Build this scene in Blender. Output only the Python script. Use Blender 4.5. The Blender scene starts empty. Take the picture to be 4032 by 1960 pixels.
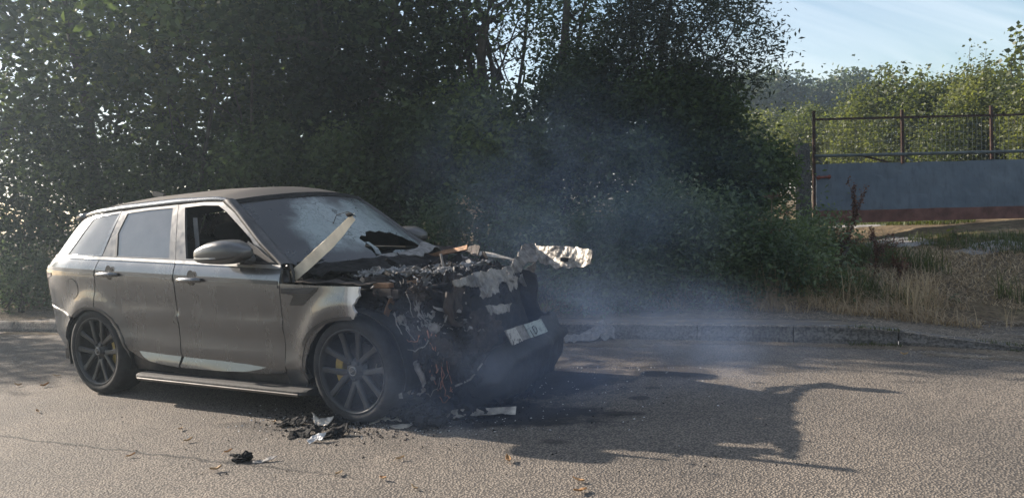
import bpy, bmesh, math, random
import numpy as np
from mathutils import Vector, Matrix, noise

random.seed(7)
RNG = np.random.default_rng(11)
SC = bpy.context.scene
COL = SC.collection
R = math.radians

# ------------------------------------------------------------------ camera
CAM_H, PITCH, ROLL = 1.4409, -0.0516, -0.0531
_cp, _sp, _cr, _sr = math.cos(PITCH), math.sin(PITCH), math.cos(ROLL), math.sin(ROLL)
FW = Vector((0, _cp, _sp))
UP0 = Vector((0, -_sp, _cp))
CR = Vector((1, 0, 0)) * _cr + UP0 * _sr
CU = Vector((1, 0, 0)) * -_sr + UP0 * _cr
cam_data = bpy.data.cameras.new('camera')
cam = bpy.data.objects.new('camera', cam_data)
COL.objects.link(cam)
m = Matrix.Identity(4)
for i in range(3):
    m[i][0], m[i][1], m[i][2] = CR[i], CU[i], -FW[i]
m[2][3] = CAM_H
cam.matrix_world = m
cam_data.sensor_width = 36
cam_data.lens = 36 * 3096.1 / 4032
cam_data.clip_start = 0.05
cam_data.clip_end = 2000
SC.camera = cam

# ------------------------------------------------------------------ sun, sky, exposure
SUN_EL, SUN_D = R(24.5), Vector((0.878, -0.4785, 0)).normalized()     # SUN_D: the way the light travels on the ground
to_sun = Vector((-SUN_D.x * math.cos(SUN_EL), -SUN_D.y * math.cos(SUN_EL), math.sin(SUN_EL)))
sun_data = bpy.data.lights.new('sun', 'SUN')
sun_data.energy = 5.0
sun_data.angle = R(0.53)
sun_data.color = (1.0, 0.885, 0.76)
sun = bpy.data.objects.new('sun', sun_data)
COL.objects.link(sun)
sun.rotation_euler = to_sun.to_track_quat('Z', 'Y').to_euler()
SC.view_settings.view_transform = 'Standard'
SC.view_settings.look = 'None'
SC.view_settings.exposure = 1.42
SC.view_settings.gamma = 1
SC.view_settings.use_curve_mapping = False

world = bpy.data.worlds.new('World')
SC.world = world
world.use_nodes = True
nt = world.node_tree
nt.nodes.clear()
def N(nt, kind, **kw):
    n = nt.nodes.new(kind)
    for k, v in kw.items():
        if k.startswith('i_'):
            n.inputs[k[2:].replace('_', ' ')].default_value = v
        else:
            setattr(n, k, v)
    return n
def math_node(nt, op, a, b=None, clamp=False):
    n = nt.nodes.new('ShaderNodeMath'); n.operation = op; n.use_clamp = clamp
    for i, v in enumerate((a, b)):
        if v is None: continue
        if isinstance(v, (int, float)): n.inputs[i].default_value = v
        else: nt.links.new(v, n.inputs[i])
    return n.outputs[0]
def ramp(nt, src, stops, interp='LINEAR'):
    n = nt.nodes.new('ShaderNodeValToRGB'); n.color_ramp.interpolation = interp
    el = n.color_ramp.elements
    while len(el) > 1: el.remove(el[-1])
    for i, (p, c) in enumerate(stops):
        e = el[0] if i == 0 else el.new(p)
        e.position = p
        e.color = (c, c, c, 1) if isinstance(c, (int, float)) else (*c, 1)
    if src is not None: nt.links.new(src, n.inputs[0])
    return n.outputs[0]
def mixc(nt, fac, a, b, blend='MIX'):
    n = nt.nodes.new('ShaderNodeMix'); n.data_type = 'RGBA'; n.blend_type = blend
    for sock, v in ((n.inputs[0], fac), (n.inputs[6], a), (n.inputs[7], b)):
        if isinstance(v, (int, float)): sock.default_value = v
        elif isinstance(v, tuple): sock.default_value = (*v, 1) if len(v) == 3 else v
        else: nt.links.new(v, sock)
    return n.outputs[2]
sky = N(nt, 'ShaderNodeTexSky')
sky.sky_type = 'NISHITA'
sky.sun_disc = False
sky.sun_elevation = SUN_EL
sky.sun_rotation = math.atan2(to_sun.x, to_sun.y)
sky.air_density = 1.15; sky.dust_density = 0.7; sky.ozone_density = 1.6
tc = N(nt, 'ShaderNodeTexCoord')
sep = N(nt, 'ShaderNodeSeparateXYZ'); nt.links.new(tc.outputs['Generated'], sep.inputs[0])
zz = math_node(nt, 'MAXIMUM', math_node(nt, 'ADD', sep.outputs[2], 0.09), 0.05)
cx_ = math_node(nt, 'DIVIDE', sep.outputs[0], zz); cy_ = math_node(nt, 'DIVIDE', sep.outputs[1], zz)
comb = N(nt, 'ShaderNodeCombineXYZ'); nt.links.new(cx_, comb.inputs[0]); nt.links.new(cy_, comb.inputs[1])
mp0 = N(nt, 'ShaderNodeMapping'); nt.links.new(comb.outputs[0], mp0.inputs[0]); mp0.inputs['Rotation'].default_value = (0, 0, R(-42))
mp = N(nt, 'ShaderNodeMapping'); nt.links.new(mp0.outputs[0], mp.inputs[0]); mp.inputs['Scale'].default_value = (0.24, 0.72, 1)
cn = N(nt, 'ShaderNodeTexNoise'); nt.links.new(mp.outputs[0], cn.inputs['Vector'])
cn.inputs['Scale'].default_value = 0.9; cn.inputs['Detail'].default_value = 6; cn.inputs['Roughness'].default_value = 0.52
cn.inputs['Distortion'].default_value = 1.5
cl = ramp(nt, cn.outputs[0], [(0.40, 0.05), (0.52, 0.40), (0.66, 0.90)])
cloud_lum = mixc(nt, 0.5, sky.outputs[0], (10.5, 10.2, 10.2))
skyc = mixc(nt, cl, sky.outputs[0], cloud_lum)
bg = N(nt, 'ShaderNodeBackground'); bg.inputs['Strength'].default_value = 0.068
nt.links.new(skyc, bg.inputs[0])
wo = N(nt, 'ShaderNodeOutputWorld'); nt.links.new(bg.outputs[0], wo.inputs[0])

SC.cycles.use_denoising = True
SC.cycles.max_bounces = 8
SC.cycles.diffuse_bounces = 3
SC.cycles.transmission_bounces = 6
SC.cycles.transparent_max_bounces = 16
SC.cycles.volume_bounces = 1
SC.cycles.volume_step_rate = 2.0
SC.cycles.volume_max_steps = 96
SC.cycles.sample_clamp_indirect = 6

# ------------------------------------------------------------------ helpers
def at(px, py, Y):
    """The point at distance Y ahead that shows at pixel (px, py) of a 2576-wide view."""
    s = 4032 / 2576
    d = FW + CR * ((px * s - 2016) / 3096.1) - CU * ((py * s - 980) / 3096.1)
    return Vector((0, 0, CAM_H)) + d * (Y / d.y)
def ground(px, py, z=0.0):
    s = 4032 / 2576
    d = FW + CR * ((px * s - 2016) / 3096.1) - CU * ((py * s - 980) / 3096.1)
    return Vector((0, 0, CAM_H)) + d * ((z - CAM_H) / d.z)
def tag(o, label=None, cat=None, group=None, kind=None):
    if label: o['label'] = label
    if cat: o['category'] = cat
    if group: o['group'] = group
    if kind: o['kind'] = kind
    return o
def empty(name, loc=(0, 0, 0), rz=0.0, parent=None):
    o = bpy.data.objects.new(name, None)
    o.empty_display_size = 0.1
    o.location = loc; o.rotation_euler = (0, 0, rz)
    if parent: o.parent = parent
    COL.objects.link(o)
    return o
def link_mesh(name, me, mat=None, parent=None, smooth=True):
    if mat and not me.materials: me.materials.append(mat)
    if smooth and len(me.polygons):
        me.polygons.foreach_set('use_smooth', np.ones(len(me.polygons), dtype=bool))
    o = bpy.data.objects.new(name, me)
    if parent: o.parent = parent
    COL.objects.link(o)
    return o
def mesh_obj(name, V, F, mat=None, parent=None, smooth=True):
    me = bpy.data.meshes.new(name)
    me.from_pydata([tuple(v) for v in V], [], F)
    me.update()
    return link_mesh(name, me, mat, parent, smooth)
def bm_obj(name, bm, mat=None, parent=None, smooth=True, sharp=None):
    bm.normal_update()
    if sharp is not None:
        for e in bm.edges:
            if len(e.link_faces) == 2 and e.calc_face_angle(0) > sharp: e.smooth = False
    me = bpy.data.meshes.new(name)
    bm.to_mesh(me); bm.free()
    return link_mesh(name, me, mat, parent, smooth)
def fbm(v, s, o=4):
    return noise.fractal(Vector(v) * s, 1.0, 2.1, o)
class MB:
    """Collects boxes, tubes and sheets; build() links them as one mesh object."""
    def __init__(self): self.V = []; self.F = []
    def add(self, V, F):
        b = len(self.V); self.V += [Vector(v) for v in V]; self.F += [tuple(b + i for i in f) for f in F]
    def box(self, c, s, rot=None):
        c = Vector(c); V = []
        for x in (-1, 1):
            for y in (-1, 1):
                for z in (-1, 1):
                    p = Vector((x * s[0] / 2, y * s[1] / 2, z * s[2] / 2))
                    if rot is not None: p = rot @ p
                    V.append(c + p)
        self.add(V, [(0, 1, 3, 2), (4, 6, 7, 5), (0, 4, 5, 1), (2, 3, 7, 6), (0, 2, 6, 4), (1, 5, 7, 3)])
    def tube(self, pts, rad, n=8, cap=True):
        pts = [Vector(p) for p in pts]
        if not isinstance(rad, (list, tuple)): rad = [rad] * len(pts)
        V = []; F = []
        ref = Vector((0.31, 0.17, 0.93))
        for i, p in enumerate(pts):
            t = (pts[min(i + 1, len(pts) - 1)] - pts[max(i - 1, 0)])
            t = t.normalized() if t.length > 1e-9 else Vector((0, 0, 1))
            a = t.cross(ref)
            if a.length < 0.05: a = t.cross(Vector((1, 0, 0)))
            a.normalize(); b = t.cross(a)
            for k in range(n):
                an = 2 * math.pi * k / n
                V.append(p + (a * math.cos(an) + b * math.sin(an)) * rad[i])
        for i in range(len(pts) - 1):
            for k in range(n):
                F.append((i * n + k, i * n + (k + 1) % n, (i + 1) * n + (k + 1) % n, (i + 1) * n + k))
        if cap:
            F.append(tuple(range(n))[::-1]); F.append(tuple((len(pts) - 1) * n + k for k in range(n)))
        self.add(V, F)
    def lathe(self, prof, axis_o, n=40, closed=False):
        """prof: (radius, y) pairs turned about the y axis through axis_o."""
        V = []; F = []; o = Vector(axis_o)
        for r, y in prof:
            for k in range(n):
                a = 2 * math.pi * k / n
                V.append(o + Vector((r * math.cos(a), y, r * math.sin(a))))
        m_ = len(prof)
        for i in range(m_ if closed else m_ - 1):
            j = (i + 1) % m_
            for k in range(n):
                F.append((i * n + k, i * n + (k + 1) % n, j * n + (k + 1) % n, j * n + k))
        self.add(V, F)
    def lump(self, c, s, seed=0, sub=2, amp=0.35, freq=2.2):
        bm = bmesh.new(); bmesh.ops.create_icosphere(bm, subdivisions=sub, radius=1.0)
        off = Vector((seed * 3.7, seed * 1.3, seed * 7.1))
        V = []
        for v in bm.verts:
            k = 1 + amp * fbm(v.co + off, freq, 3)
            V.append(Vector(c) + Vector((v.co.x * s[0], v.co.y * s[1], v.co.z * s[2])) * k)
        F = [tuple(v.index for v in f.verts) for f in bm.faces]
        bm.free(); self.add(V, F)
    def sheet(self, A, B, nu=24, nv=8, amp=0.02, freq=6, seed=0, thick=0.006, ragged=0.0):
        """A crumpled sheet between polylines A and B, with real thickness."""
        def samp(P, t):
            P = [Vector(p) for p in P]
            L = [0]
            for i in range(len(P) - 1): L.append(L[-1] + (P[i + 1] - P[i]).length)
            x = t * L[-1]
            for i in range(len(P) - 1):
                if x <= L[i + 1] + 1e-9:
                    d = L[i + 1] - L[i]
                    return P[i].lerp(P[i + 1], (x - L[i]) / d if d else 0)
            return P[-1]
        off = Vector((seed * 5.1, seed * 2.3, seed))
        G = []
        for i in range(nu + 1):
            u = i / nu; a = samp(A, u); b = samp(B, u); row = []
            for j in range(nv + 1):
                v = j / nv
                if ragged:
                    v = v * (1 + ragged * noise.noise(Vector((u * 9 + seed, 3.3, seed)))) 
                p = a.lerp(b, v)
                p = p + Vector((fbm(p + off, freq), fbm(p + off + Vector((9, 0, 0)), freq), fbm(p + off + Vector((0, 9, 0)), freq))) * amp
                row.append(p)
            G.append(row)
        V = []; F = []
        for i in range(nu + 1):
            for j in range(nv + 1):
                iu, ju = min(i + 1, nu), min(j + 1, nv)
                n_ = (G[iu][j] - G[max(i - 1, 0)][j]).cross(G[i][ju] - G[i][max(j - 1, 0)])
                n_ = n_.normalized() if n_.length > 1e-9 else Vector((0, 0, 1))
                V += [G[i][j] + n_ * thick / 2, G[i][j] - n_ * thick / 2]
        w_ = nv + 1
        I = lambda i, j, s: 2 * (i * w_ + j) + s
        for i in range(nu):
            for j in range(nv):
                F.append((I(i, j, 0), I(i + 1, j, 0), I(i + 1, j + 1, 0), I(i, j + 1, 0)))
                F.append((I(i, j, 1), I(i, j + 1, 1), I(i + 1, j + 1, 1), I(i + 1, j, 1)))
        for i in range(nu):
            for j in (0, nv): F.append((I(i, j, 0), I(i + 1, j, 0), I(i + 1, j, 1), I(i, j, 1)))
        for j in range(nv):
            for i in (0, nu): F.append((I(i, j, 0), I(i, j + 1, 0), I(i, j + 1, 1), I(i, j, 1)))
        self.add(V, F)
    def build(self, name, mat, parent=None, smooth=False):
        return mesh_obj(name, self.V, self.F, mat, parent, smooth)

# ------------------------------------------------------------------ materials
def new_mat(name):
    mt = bpy.data.materials.new(name); mt.use_nodes = True
    t = mt.node_tree; t.nodes.clear()
    out = t.nodes.new('ShaderNodeOutputMaterial')
    b = t.nodes.new('ShaderNodeBsdfPrincipled'); t.links.new(b.outputs[0], out.inputs[0])
    return mt, t, b, out
def tex(t, scale, detail=4, rough=0.55, coord='Object', kind='noise', stretch=None, dist=0.0):
    c = t.nodes.new('ShaderNodeTexCoord')
    src = c.outputs[coord]
    if stretch:
        mpn = t.nodes.new('ShaderNodeMapping'); mpn.inputs['Scale'].default_value = stretch
        t.links.new(src, mpn.inputs[0]); src = mpn.outputs[0]
    if kind == 'noise':
        n = t.nodes.new('ShaderNodeTexNoise'); n.inputs['Scale'].default_value = scale
        n.inputs['Detail'].default_value = detail; n.inputs['Roughness'].default_value = rough; n.inputs['Distortion'].default_value = dist
        t.links.new(src, n.inputs['Vector']); return n.outputs[0]
    n = t.nodes.new('ShaderNodeTexVoronoi'); n.inputs['Scale'].default_value = scale
    if kind == 'edge': n.feature = 'DISTANCE_TO_EDGE'
    t.links.new(src, n.inputs['Vector']); return n.outputs[0]
def bump(t, b, h, strength=0.3, dist=0.01):
    n = t.nodes.new('ShaderNodeBump'); n.inputs['Strength'].default_value = strength; n.inputs['Distance'].default_value = dist
    t.links.new(h, n.inputs['Height']); t.links.new(n.outputs[0], b.inputs['Normal'])
    return n
def simple(name, col, rough=0.6, metal=0.0, var=0.35, scale=9.0, bmp=0.15, coat=0.0, spec=0.5):
    mt, t, b, o = new_mat(name)
    n1 = tex(t, scale, 5)
    lo = tuple(c * (1 - var) for c in col); hi = tuple(min(1, c * (1 + var)) for c in col)
    t.links.new(ramp(t, n1, [(0.3, lo), (0.7, hi)]), b.inputs['Base Color'])
    b.inputs['Metallic'].default_value = metal
    n2 = tex(t, scale * 4.3, 4)
    t.links.new(ramp(t, n2, [(0.3, max(0.02, rough - 0.1)), (0.7, min(1, rough + 0.1))]), b.inputs['Roughness'])
    b.inputs['Coat Weight'].default_value = coat
    b.inputs['Specular IOR Level'].default_value = spec
    if bmp: bump(t, b, n2, bmp, 0.01)
    return mt
MAT = {}
# ------------------------------------------------------------------ ground shape
KX = [-60, -30, -14, -7.2, -3, 1.05, 2.4, 3.6, 4.26, 5.2, 6.6, 10, 60]
KY = [33.5, 20.6, 14.25, 11.54, 9.88, 8.27, 7.70, 7.08, 6.62, 5.85, 4.9, 3.2, -15]
def kerb_y(x): return float(np.interp(x, KX, KY))
def behind(x, y):
    """Metres behind the kerb's front edge."""
    s = (kerb_y(x + 0.3) - kerb_y(x - 0.3)) / 0.6
    return (y - kerb_y(x)) / math.sqrt(1 + s * s)
def sstep(a, b, x):
    t = min(1, max(0, (x - a) / (b - a))); return t * t * (3 - 2 * t)
def kerb_h(x): return 0.155 - 0.125 * sstep(3.05, 4.5, x)
def ground_z(x, y):
    d = behind(x, y)
    if d < 0: return 0.0
    z = kerb_h(x) + 0.01 * d
    if d > 1.05:
        z += 0.124 * min(d - 1.05, 5.6) + 0.035 * fbm((x, y, 0), 0.55, 3) * min(1, d - 1.05)
    return z

# road --------------------------------------------------------------
def road_material():
    mt, t, b, o = new_mat('chip_seal_asphalt')
    geo = t.nodes.new('ShaderNodeNewGeometry')
    pos = geo.outputs['Position']
    vo = t.nodes.new('ShaderNodeTexVoronoi'); vo.inputs['Scale'].default_value = 76; vo.inputs['Randomness'].default_value = 1
    t.links.new(pos, vo.inputs['Vector'])
    no = t.nodes.new('ShaderNodeTexNoise'); no.inputs['Scale'].default_value = 85; no.inputs['Detail'].default_value = 3
    t.links.new(pos, no.inputs['Vector'])
    big = t.nodes.new('ShaderNodeTexNoise'); big.inputs['Scale'].default_value = 0.9; big.inputs['Detail'].default_value = 6; big.inputs['Roughness'].default_value = 0.6
    t.links.new(pos, big.inputs['Vector'])
    chip = mixc(t, vo.outputs['Color'], (0.200, 0.172, 0.142), (0.305, 0.265, 0.220))
    chip = mixc(t, ramp(t, vo.outputs['Distance'], [(0.30, 0.0), (0.62, 0.85)]), chip, (0.055, 0.050, 0.046))
    chip = mixc(t, ramp(t, no.outputs[0], [(0.42, 0.0), (0.66, 0.55)]), chip, (0.105, 0.095, 0.083))
    patch = ramp(t, big.outputs[0], [(0.32, (0.74, 0.74, 0.74)), (0.68, (1.12, 1.09, 1.05))])
    colr = mixc(t, 1.0, chip, patch, 'MULTIPLY')
    wob = t.nodes.new('ShaderNodeTexNoise'); wob.inputs['Scale'].default_value = 4.5; wob.inputs['Detail'].default_value = 6; wob.inputs['Roughness'].default_value = 0.65
    t.links.new(pos, wob.inputs['Vector'])
    # burnt and spilt patches: px centre, radii in metres, strength
    for (px, py, rx, ry, st) in ((1676, 934, 0.46, 0.26, 0.75), (1941, 930, 0.28, 0.13, 0.55), (1568, 1039, 0.18, 0.07, 0.7), (1606, 1000, 0.085, 0.07, 0.7),
                                 (1640, 975, 0.07, 0.05, 0.6), (1905, 962, 0.06, 0.035, 0.6), (1395, 1110, 0.12, 0.06, 0.55),
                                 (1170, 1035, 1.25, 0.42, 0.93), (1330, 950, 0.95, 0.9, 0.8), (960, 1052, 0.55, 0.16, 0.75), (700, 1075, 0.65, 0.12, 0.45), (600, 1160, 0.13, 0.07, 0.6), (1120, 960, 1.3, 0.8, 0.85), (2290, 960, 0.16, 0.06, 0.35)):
        g = ground(px, py)
        mpn = t.nodes.new('ShaderNodeMapping'); mpn.vector_type = 'TEXTURE'
        mpn.inputs['Location'].default_value = g; mpn.inputs['Scale'].default_value = (rx, ry, 1); mpn.inputs['Rotation'].default_value = (0, 0, R(-20))
        t.links.new(pos, mpn.inputs[0])
        ln = t.nodes.new('ShaderNodeVectorMath'); ln.operation = 'LENGTH'; t.links.new(mpn.outputs[0], ln.inputs[0])
        dd = math_node(t, 'ADD', ln.outputs['Value'], math_node(t, 'MULTIPLY', math_node(t, 'SUBTRACT', wob.outputs[0], 0.5), 1.5))
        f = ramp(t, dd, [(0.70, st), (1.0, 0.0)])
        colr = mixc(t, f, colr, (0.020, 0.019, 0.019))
    # the old trench seam
    a, c = ground(0, 1096), ground(600, 1166)
    dr = (c - a).normalized(); nr = Vector((-dr.y, dr.x, 0))
    dt = t.nodes.new('ShaderNodeVectorMath'); dt.operation = 'DOT_PRODUCT'; t.links.new(pos, dt.inputs[0]); dt.inputs[1].default_value = nr
    ds = math_node(t, 'ABSOLUTE', math_node(t, 'SUBTRACT', math_node(t, 'ADD', dt.outputs['Value'], math_node(t, 'MULTIPLY', math_node(t, 'SUBTRACT', wob.outputs[0], 0.5), 0.16)), a.dot(nr)))
    al = t.nodes.new('ShaderNodeVectorMath'); al.operation = 'DOT_PRODUCT'; t.links.new(pos, al.inputs[0]); al.inputs[1].default_value = dr
    lim = ramp(t, math_node(t, 'MULTIPLY', math_node(t, 'SUBTRACT', al.outputs['Value'], a.dot(dr) - 3), 0.1), [(0.0, 1.0), (0.55, 0.9), (0.66, 0.0)])
    seam = math_node(t, 'MULTIPLY', ramp(t, ds, [(0.006, 0.9), (0.022, 0.0)]), lim)
    colr = mixc(t, seam, colr, (0.03, 0.028, 0.026))
    # dust and straw fines along the gutter
    t.links.new(colr, b.inputs['Base Color'])
    b.inputs['Roughness'].default_value = 0.82
    b.inputs['Specular IOR Level'].default_value = 0.25
    h = math_node(t, 'ADD', ramp(t, vo.outputs['Distance'], [(0.05, 1.0), (0.7, 0.0)]), math_node(t, 'MULTIPLY', no.outputs[0], 0.7))
    h = math_node(t, 'SUBTRACT', h, math_node(t, 'MULTIPLY', seam, 1.6))
    bump(t, b, h, 0.60, 0.009)
    return mt
MAT['road'] = road_material()
xs = list(np.linspace(-60, -15, 24)) + list(np.linspace(-14, 12, 80)) + list(np.linspace(13, 60, 24))
V = []; F = []
for x in xs:
    for t_ in (0, 0.5, 0.9, 1.0):
        yk = kerb_y(x) + 0.05
        V.append((x, -40 + (yk + 40) * t_, 0))
for i in range(len(xs) - 1):
    for j in range(3): F.append((i * 4 + j, (i + 1) * 4 + j, (i + 1) * 4 + j + 1, i * 4 + j + 1))
tag(mesh_obj('road', V, F, MAT['road'], smooth=False), 'grey brown chip seal road with burn stains and a tar seam', kind='structure')

# kerb --------------------------------------------------------------
def concrete(name, base, dark):
    mt, t, b, o = new_mat(name)
    n1 = tex(t, 5, 7, 0.65); n2 = tex(t, 42, 4, 0.6); n3 = tex(t, 95, 2, kind='voronoi')
    c = ramp(t, n1, [(0.28, dark), (0.62, base)])
    c = mixc(t, ramp(t, n2, [(0.42, 0.0), (0.60, 0.9)]), c, tuple(v * 0.25 for v in base))
    c = mixc(t, ramp(t, n3, [(0.0, 0.5), (0.25, 0.0)]), c, tuple(min(1, v * 1.5) for v in base))
    t.links.new(c, b.inputs['Base Color']); b.inputs['Roughness'].default_value = 0.9
    bump(t, b, n2, 0.6, 0.012)
    return mt
MAT['kerb'] = concrete('kerb_concrete', (0.190, 0.176, 0.158), (0.095, 0.088, 0.080))
kerb = tag(empty('kerb', (0, kerb_y(0), 0)), 'pale concrete kerb of long stones dropping to the road at its right end', kind='structure')
def kerb_points():
    P = []; x = -16.0
    while x < 7.0:
        P.append(Vector((x, kerb_y(x), 0)))
        s = (kerb_y(x + 0.2) - kerb_y(x)) / 0.2
        x += 0.914 / math.sqrt(1 + s * s)
    return P
KP = kerb_points()
for i in range(len(KP) - 1):
    a, c = KP[i], KP[i + 1]
    dr = (c - a).normalized(); bk = Vector((-dr.y, dr.x, 0))
    if bk.y < 0: bk = -bk
    gap = 0.003 + 0.002 * random.random()
    jz = random.uniform(-0.006, 0.006); jo = random.uniform(-0.008, 0.008)
    A0, A1 = a + dr * gap + bk * jo, c - dr * gap + bk * jo
    V = []; F = []
    nl = 22
    for k in range(nl + 1):
        p = A0.lerp(A1, k / nl)
        h = kerb_h(p.x) + jz
        e = 0.004 * noise.noise(p * 6) + 0.0015 * noise.noise(p * 31)
        ch = -0.012 if k in (0, nl) else 0
        V += [p + Vector((0, 0, -0.1)), p + bk * 0.004 + Vector((0, 0, h * 0.30)), p + bk * (0.040 + e + ch * -1) + Vector((0, 0, h - 0.028 + e)), p + bk * (0.058 + e) + Vector((0, 0, h - 0.008 + ch * 0.5)),
              p + bk * (0.085) + Vector((0, 0, h + ch * 0.5)), p + bk * 0.16 + Vector((0, 0, h + e)), p + bk * 0.16 + Vector((0, 0, -0.1))]
    for k in range(nl):
        for j in range(6): F.append((k * 7 + j, (k + 1) * 7 + j, (k + 1) * 7 + j + 1, k * 7 + j + 1))
    F += [tuple(range(7))[::-1], tuple(nl * 7 + j for j in range(7))]
    o = mesh_obj('kerb_stone', V, F, MAT['kerb'], None, False)
    o.parent = kerb; o.matrix_parent_inverse = Matrix.Translation((0, -kerb_y(0), 0))

# pavement, verge, field ---------------------------------------------
def pavement_mat():
    mt, t, b, o = new_mat('worn_pavement')
    n1 = tex(t, 1.4, 7, 0.62, 'Object'); n2 = tex(t, 60, 4); n3 = tex(t, 9, 5)
    c = ramp(t, n1, [(0.35, (0.075, 0.068, 0.062)), (0.65, (0.12, 0.105, 0.09))])
    c = mixc(t, ramp(t, n3, [(0.46, 0.0), (0.70, 0.75)]), c, (0.19, 0.145, 0.085))
    c = mixc(t, ramp(t, n2, [(0.5, 0.0), (0.7, 0.5)]), c, (0.045, 0.04, 0.035))
    t.links.new(c, b.inputs['Base Color']); b.inputs['Roughness'].default_value = 0.95
    bump(t, b, n2, 0.5, 0.01); return mt
def verge_mat():
    mt, t, b, o = new_mat('dry_verge')
    n1 = tex(t, 0.7, 6, 0.6); n2 = tex(t, 26, 6, 0.7, stretch=(1, 0.45, 1)); n3 = tex(t, 4.0, 6)
    c = ramp(t, n1, [(0.36, (0.13, 0.097, 0.060)), (0.54, (0.21, 0.158, 0.095)), (0.70, (0.10, 0.105, 0.045))])
    c = mixc(t, ramp(t, n2, [(0.38, 0.8), (0.62, 0.0)]), c, (0.04, 0.030, 0.020))
    c = mixc(t, ramp(t, n3, [(0.52, 0.0), (0.72, 0.6)]), c, (0.31, 0.24, 0.145))
    t.links.new(c, b.inputs['Base Color']); b.inputs['Roughness'].default_value = 1.0
    b.inputs['Specular IOR Level'].default_value = 0.1
    bump(t, b, n2, 0.9, 0.04); return mt
MAT['pave'] = pavement_mat(); MAT['verge'] = verge_mat()
def strip(name, d_list, x_list, mat, label, dz=0.0, wav=0.0):
    V = []; F = []
    nd = len(d_list)
    for x in x_list:
        s = (kerb_y(x + 0.3) - kerb_y(x - 0.3)) / 0.6
        L = math.sqrt(1 + s * s)
        for d in d_list:
            dd = d + (wav * noise.noise(Vector((x * 0.9, d, 0))) if wav and d == d_list[-1] else 0)
            y = kerb_y(x) + dd * L
            V.append((x, y, ground_z(x, y) + dz - (.09 if d < .1 else 0)))
    for i in range(len(x_list) - 1):
        for j in range(nd - 1): F.append((i * nd + j, (i + 1) * nd + j, (i + 1) * nd + j + 1, i * nd + j + 1))
    return tag(mesh_obj(name, V, F, mat), label, kind='structure')
xl = list(np.linspace(-60, -17, 24)) + list(np.linspace(-16, 12, 150)) + list(np.linspace(13, 60, 24))
strip('pavement', [0.06, 0.13, 0.4, 0.7, 1.0, 1.25], xl, MAT['pave'], 'worn tarmac footway with dry grass litter behind the kerb', -0.004, 0.3)
strip('verge', list(np.linspace(1.06, 8, 40)) + [9, 11, 14, 20, 30, 60, 160, 400], xl, MAT['verge'], 'dry grassy bank rising behind the footway')

# chalky track patches in front of and under the gate
MAT['chalk'] = simple('pale_chalk_gravel', (0.24, 0.225, 0.21), 0.95, var=0.28, scale=7, bmp=0.6)
def ground_patch(name, outline, mat, label, dz=0.008, amp=0.30, seed=0):
    P = [ground_hit(px, py) for px, py in outline]
    c = sum(P, Vector()) / len(P)
    ring = []
    n = len(P)
    for i in range(n):
        for k in range(6):
            p = P[i].lerp(P[(i + 1) % n], k / 6)
            r_ = (p - c)
            p = c + r_ * (1 + amp * (noise.noise(Vector((p.x * 2.5 + seed, p.y * 2.5, seed))) + .8 * noise.noise(Vector((p.x * 9 + seed, p.y * 9, seed)))))
            ring.append(p)
    V = []; F = []
    nr = 7
    for q in range(1, nr + 1):
        for p in ring:
            w = c.lerp(p, q / nr)
            V.append((w.x, w.y, ground_z(w.x, w.y) + dz * (1.6 if q < nr else -0.8)))
    m_ = len(ring)
    for q in range(nr - 1):
        for k in range(m_): F.append((q * m_ + k, q * m_ + (k + 1) % m_, (q + 1) * m_ + (k + 1) % m_, (q + 1) * m_ + k))
    V.append((c.x, c.y, ground_z(c.x, c.y) + dz)); e = len(V) - 1
    for k in range(m_): F.append((e, (k + 1) % m_, k))
    return tag(mesh_obj(name, V, F, mat), label, kind='structure')
def ground_hit(px, py):
    """Where the sight line through a pixel meets the rising ground."""
    Y = 6.0
    while Y < 60:
        p = at(px, py, Y)
        if p.z <= ground_z(p.x, p.y): return p
        Y += 0.05
    return at(px, py, 30)
ground_patch('chalk_track', [(2160, 618), (2235, 596), (2330, 600), (2350, 612), (2290, 622), (2200, 628)], MAT['chalk'], 'pale chalk patch on the track just below the gate', seed=2)
ground_patch('chalk_track', [(2395, 636), (2440, 616), (2520, 606), (2590, 610), (2585, 626), (2490, 640)], MAT['chalk'], 'pale chalk patch on the verge at the right edge', seed=5)
ground_patch('gravel_track', [(2085, 572), (2110, 560), (2180, 556), (2240, 556), (2225, 566), (2150, 574)], MAT['chalk'], 'sunlit pale gravel under the left end of the gate', seed=8, dz=0.01)
# ------------------------------------------------------------------ burnt car: shape functions (x forward from the front axle, y left, z up)
CAR_LOC, CAR_YAW = Vector((-0.6784, 6.2231, 0)), 0.5216
car = tag(empty('burnt_car', CAR_LOC, -CAR_YAW), 'grey five-door off-roader with its whole front end burnt out', 'car')
WZ = [.15, .20, .24, .28, .31, .352, .364, .40, .5, .615, .645, .70, .8, .9, .97, 1.0, 1.05, 1.09, 1.105, 1.12, 1.3, 1.5, 1.58, 1.65]
WW = [.86, .90, .915, .922, .930, .938, .960, .957, .948, .954, .985, .964, .976, .986, .990, .988, .975, .955, .948, .942, .885, .81, .775, .72]
XZ = [.20, .31, .35, .44, .57, .70, .92, 1.09, 1.116, 1.19, 1.23, 1.34, 1.45, 1.53, 1.60, 1.70]
XX = [-3.50, -3.60, -3.72, -3.76, -3.80, -3.815, -3.82, -3.81, -3.79, -3.74, -3.69, -3.60, -3.51, -3.43, -3.36, -3.28]
def smooth_interp(x, X, Y):
    k = 0
    w = 0.018
    return sum(np.interp(x + d, X, Y) for d in (-w, -w / 2, 0, w / 2, w)) / 5
def x_tail(z): return float(smooth_interp(z, XZ, XX))
RW, FWH = (-2.923, .385), (0.0, .39)
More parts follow.
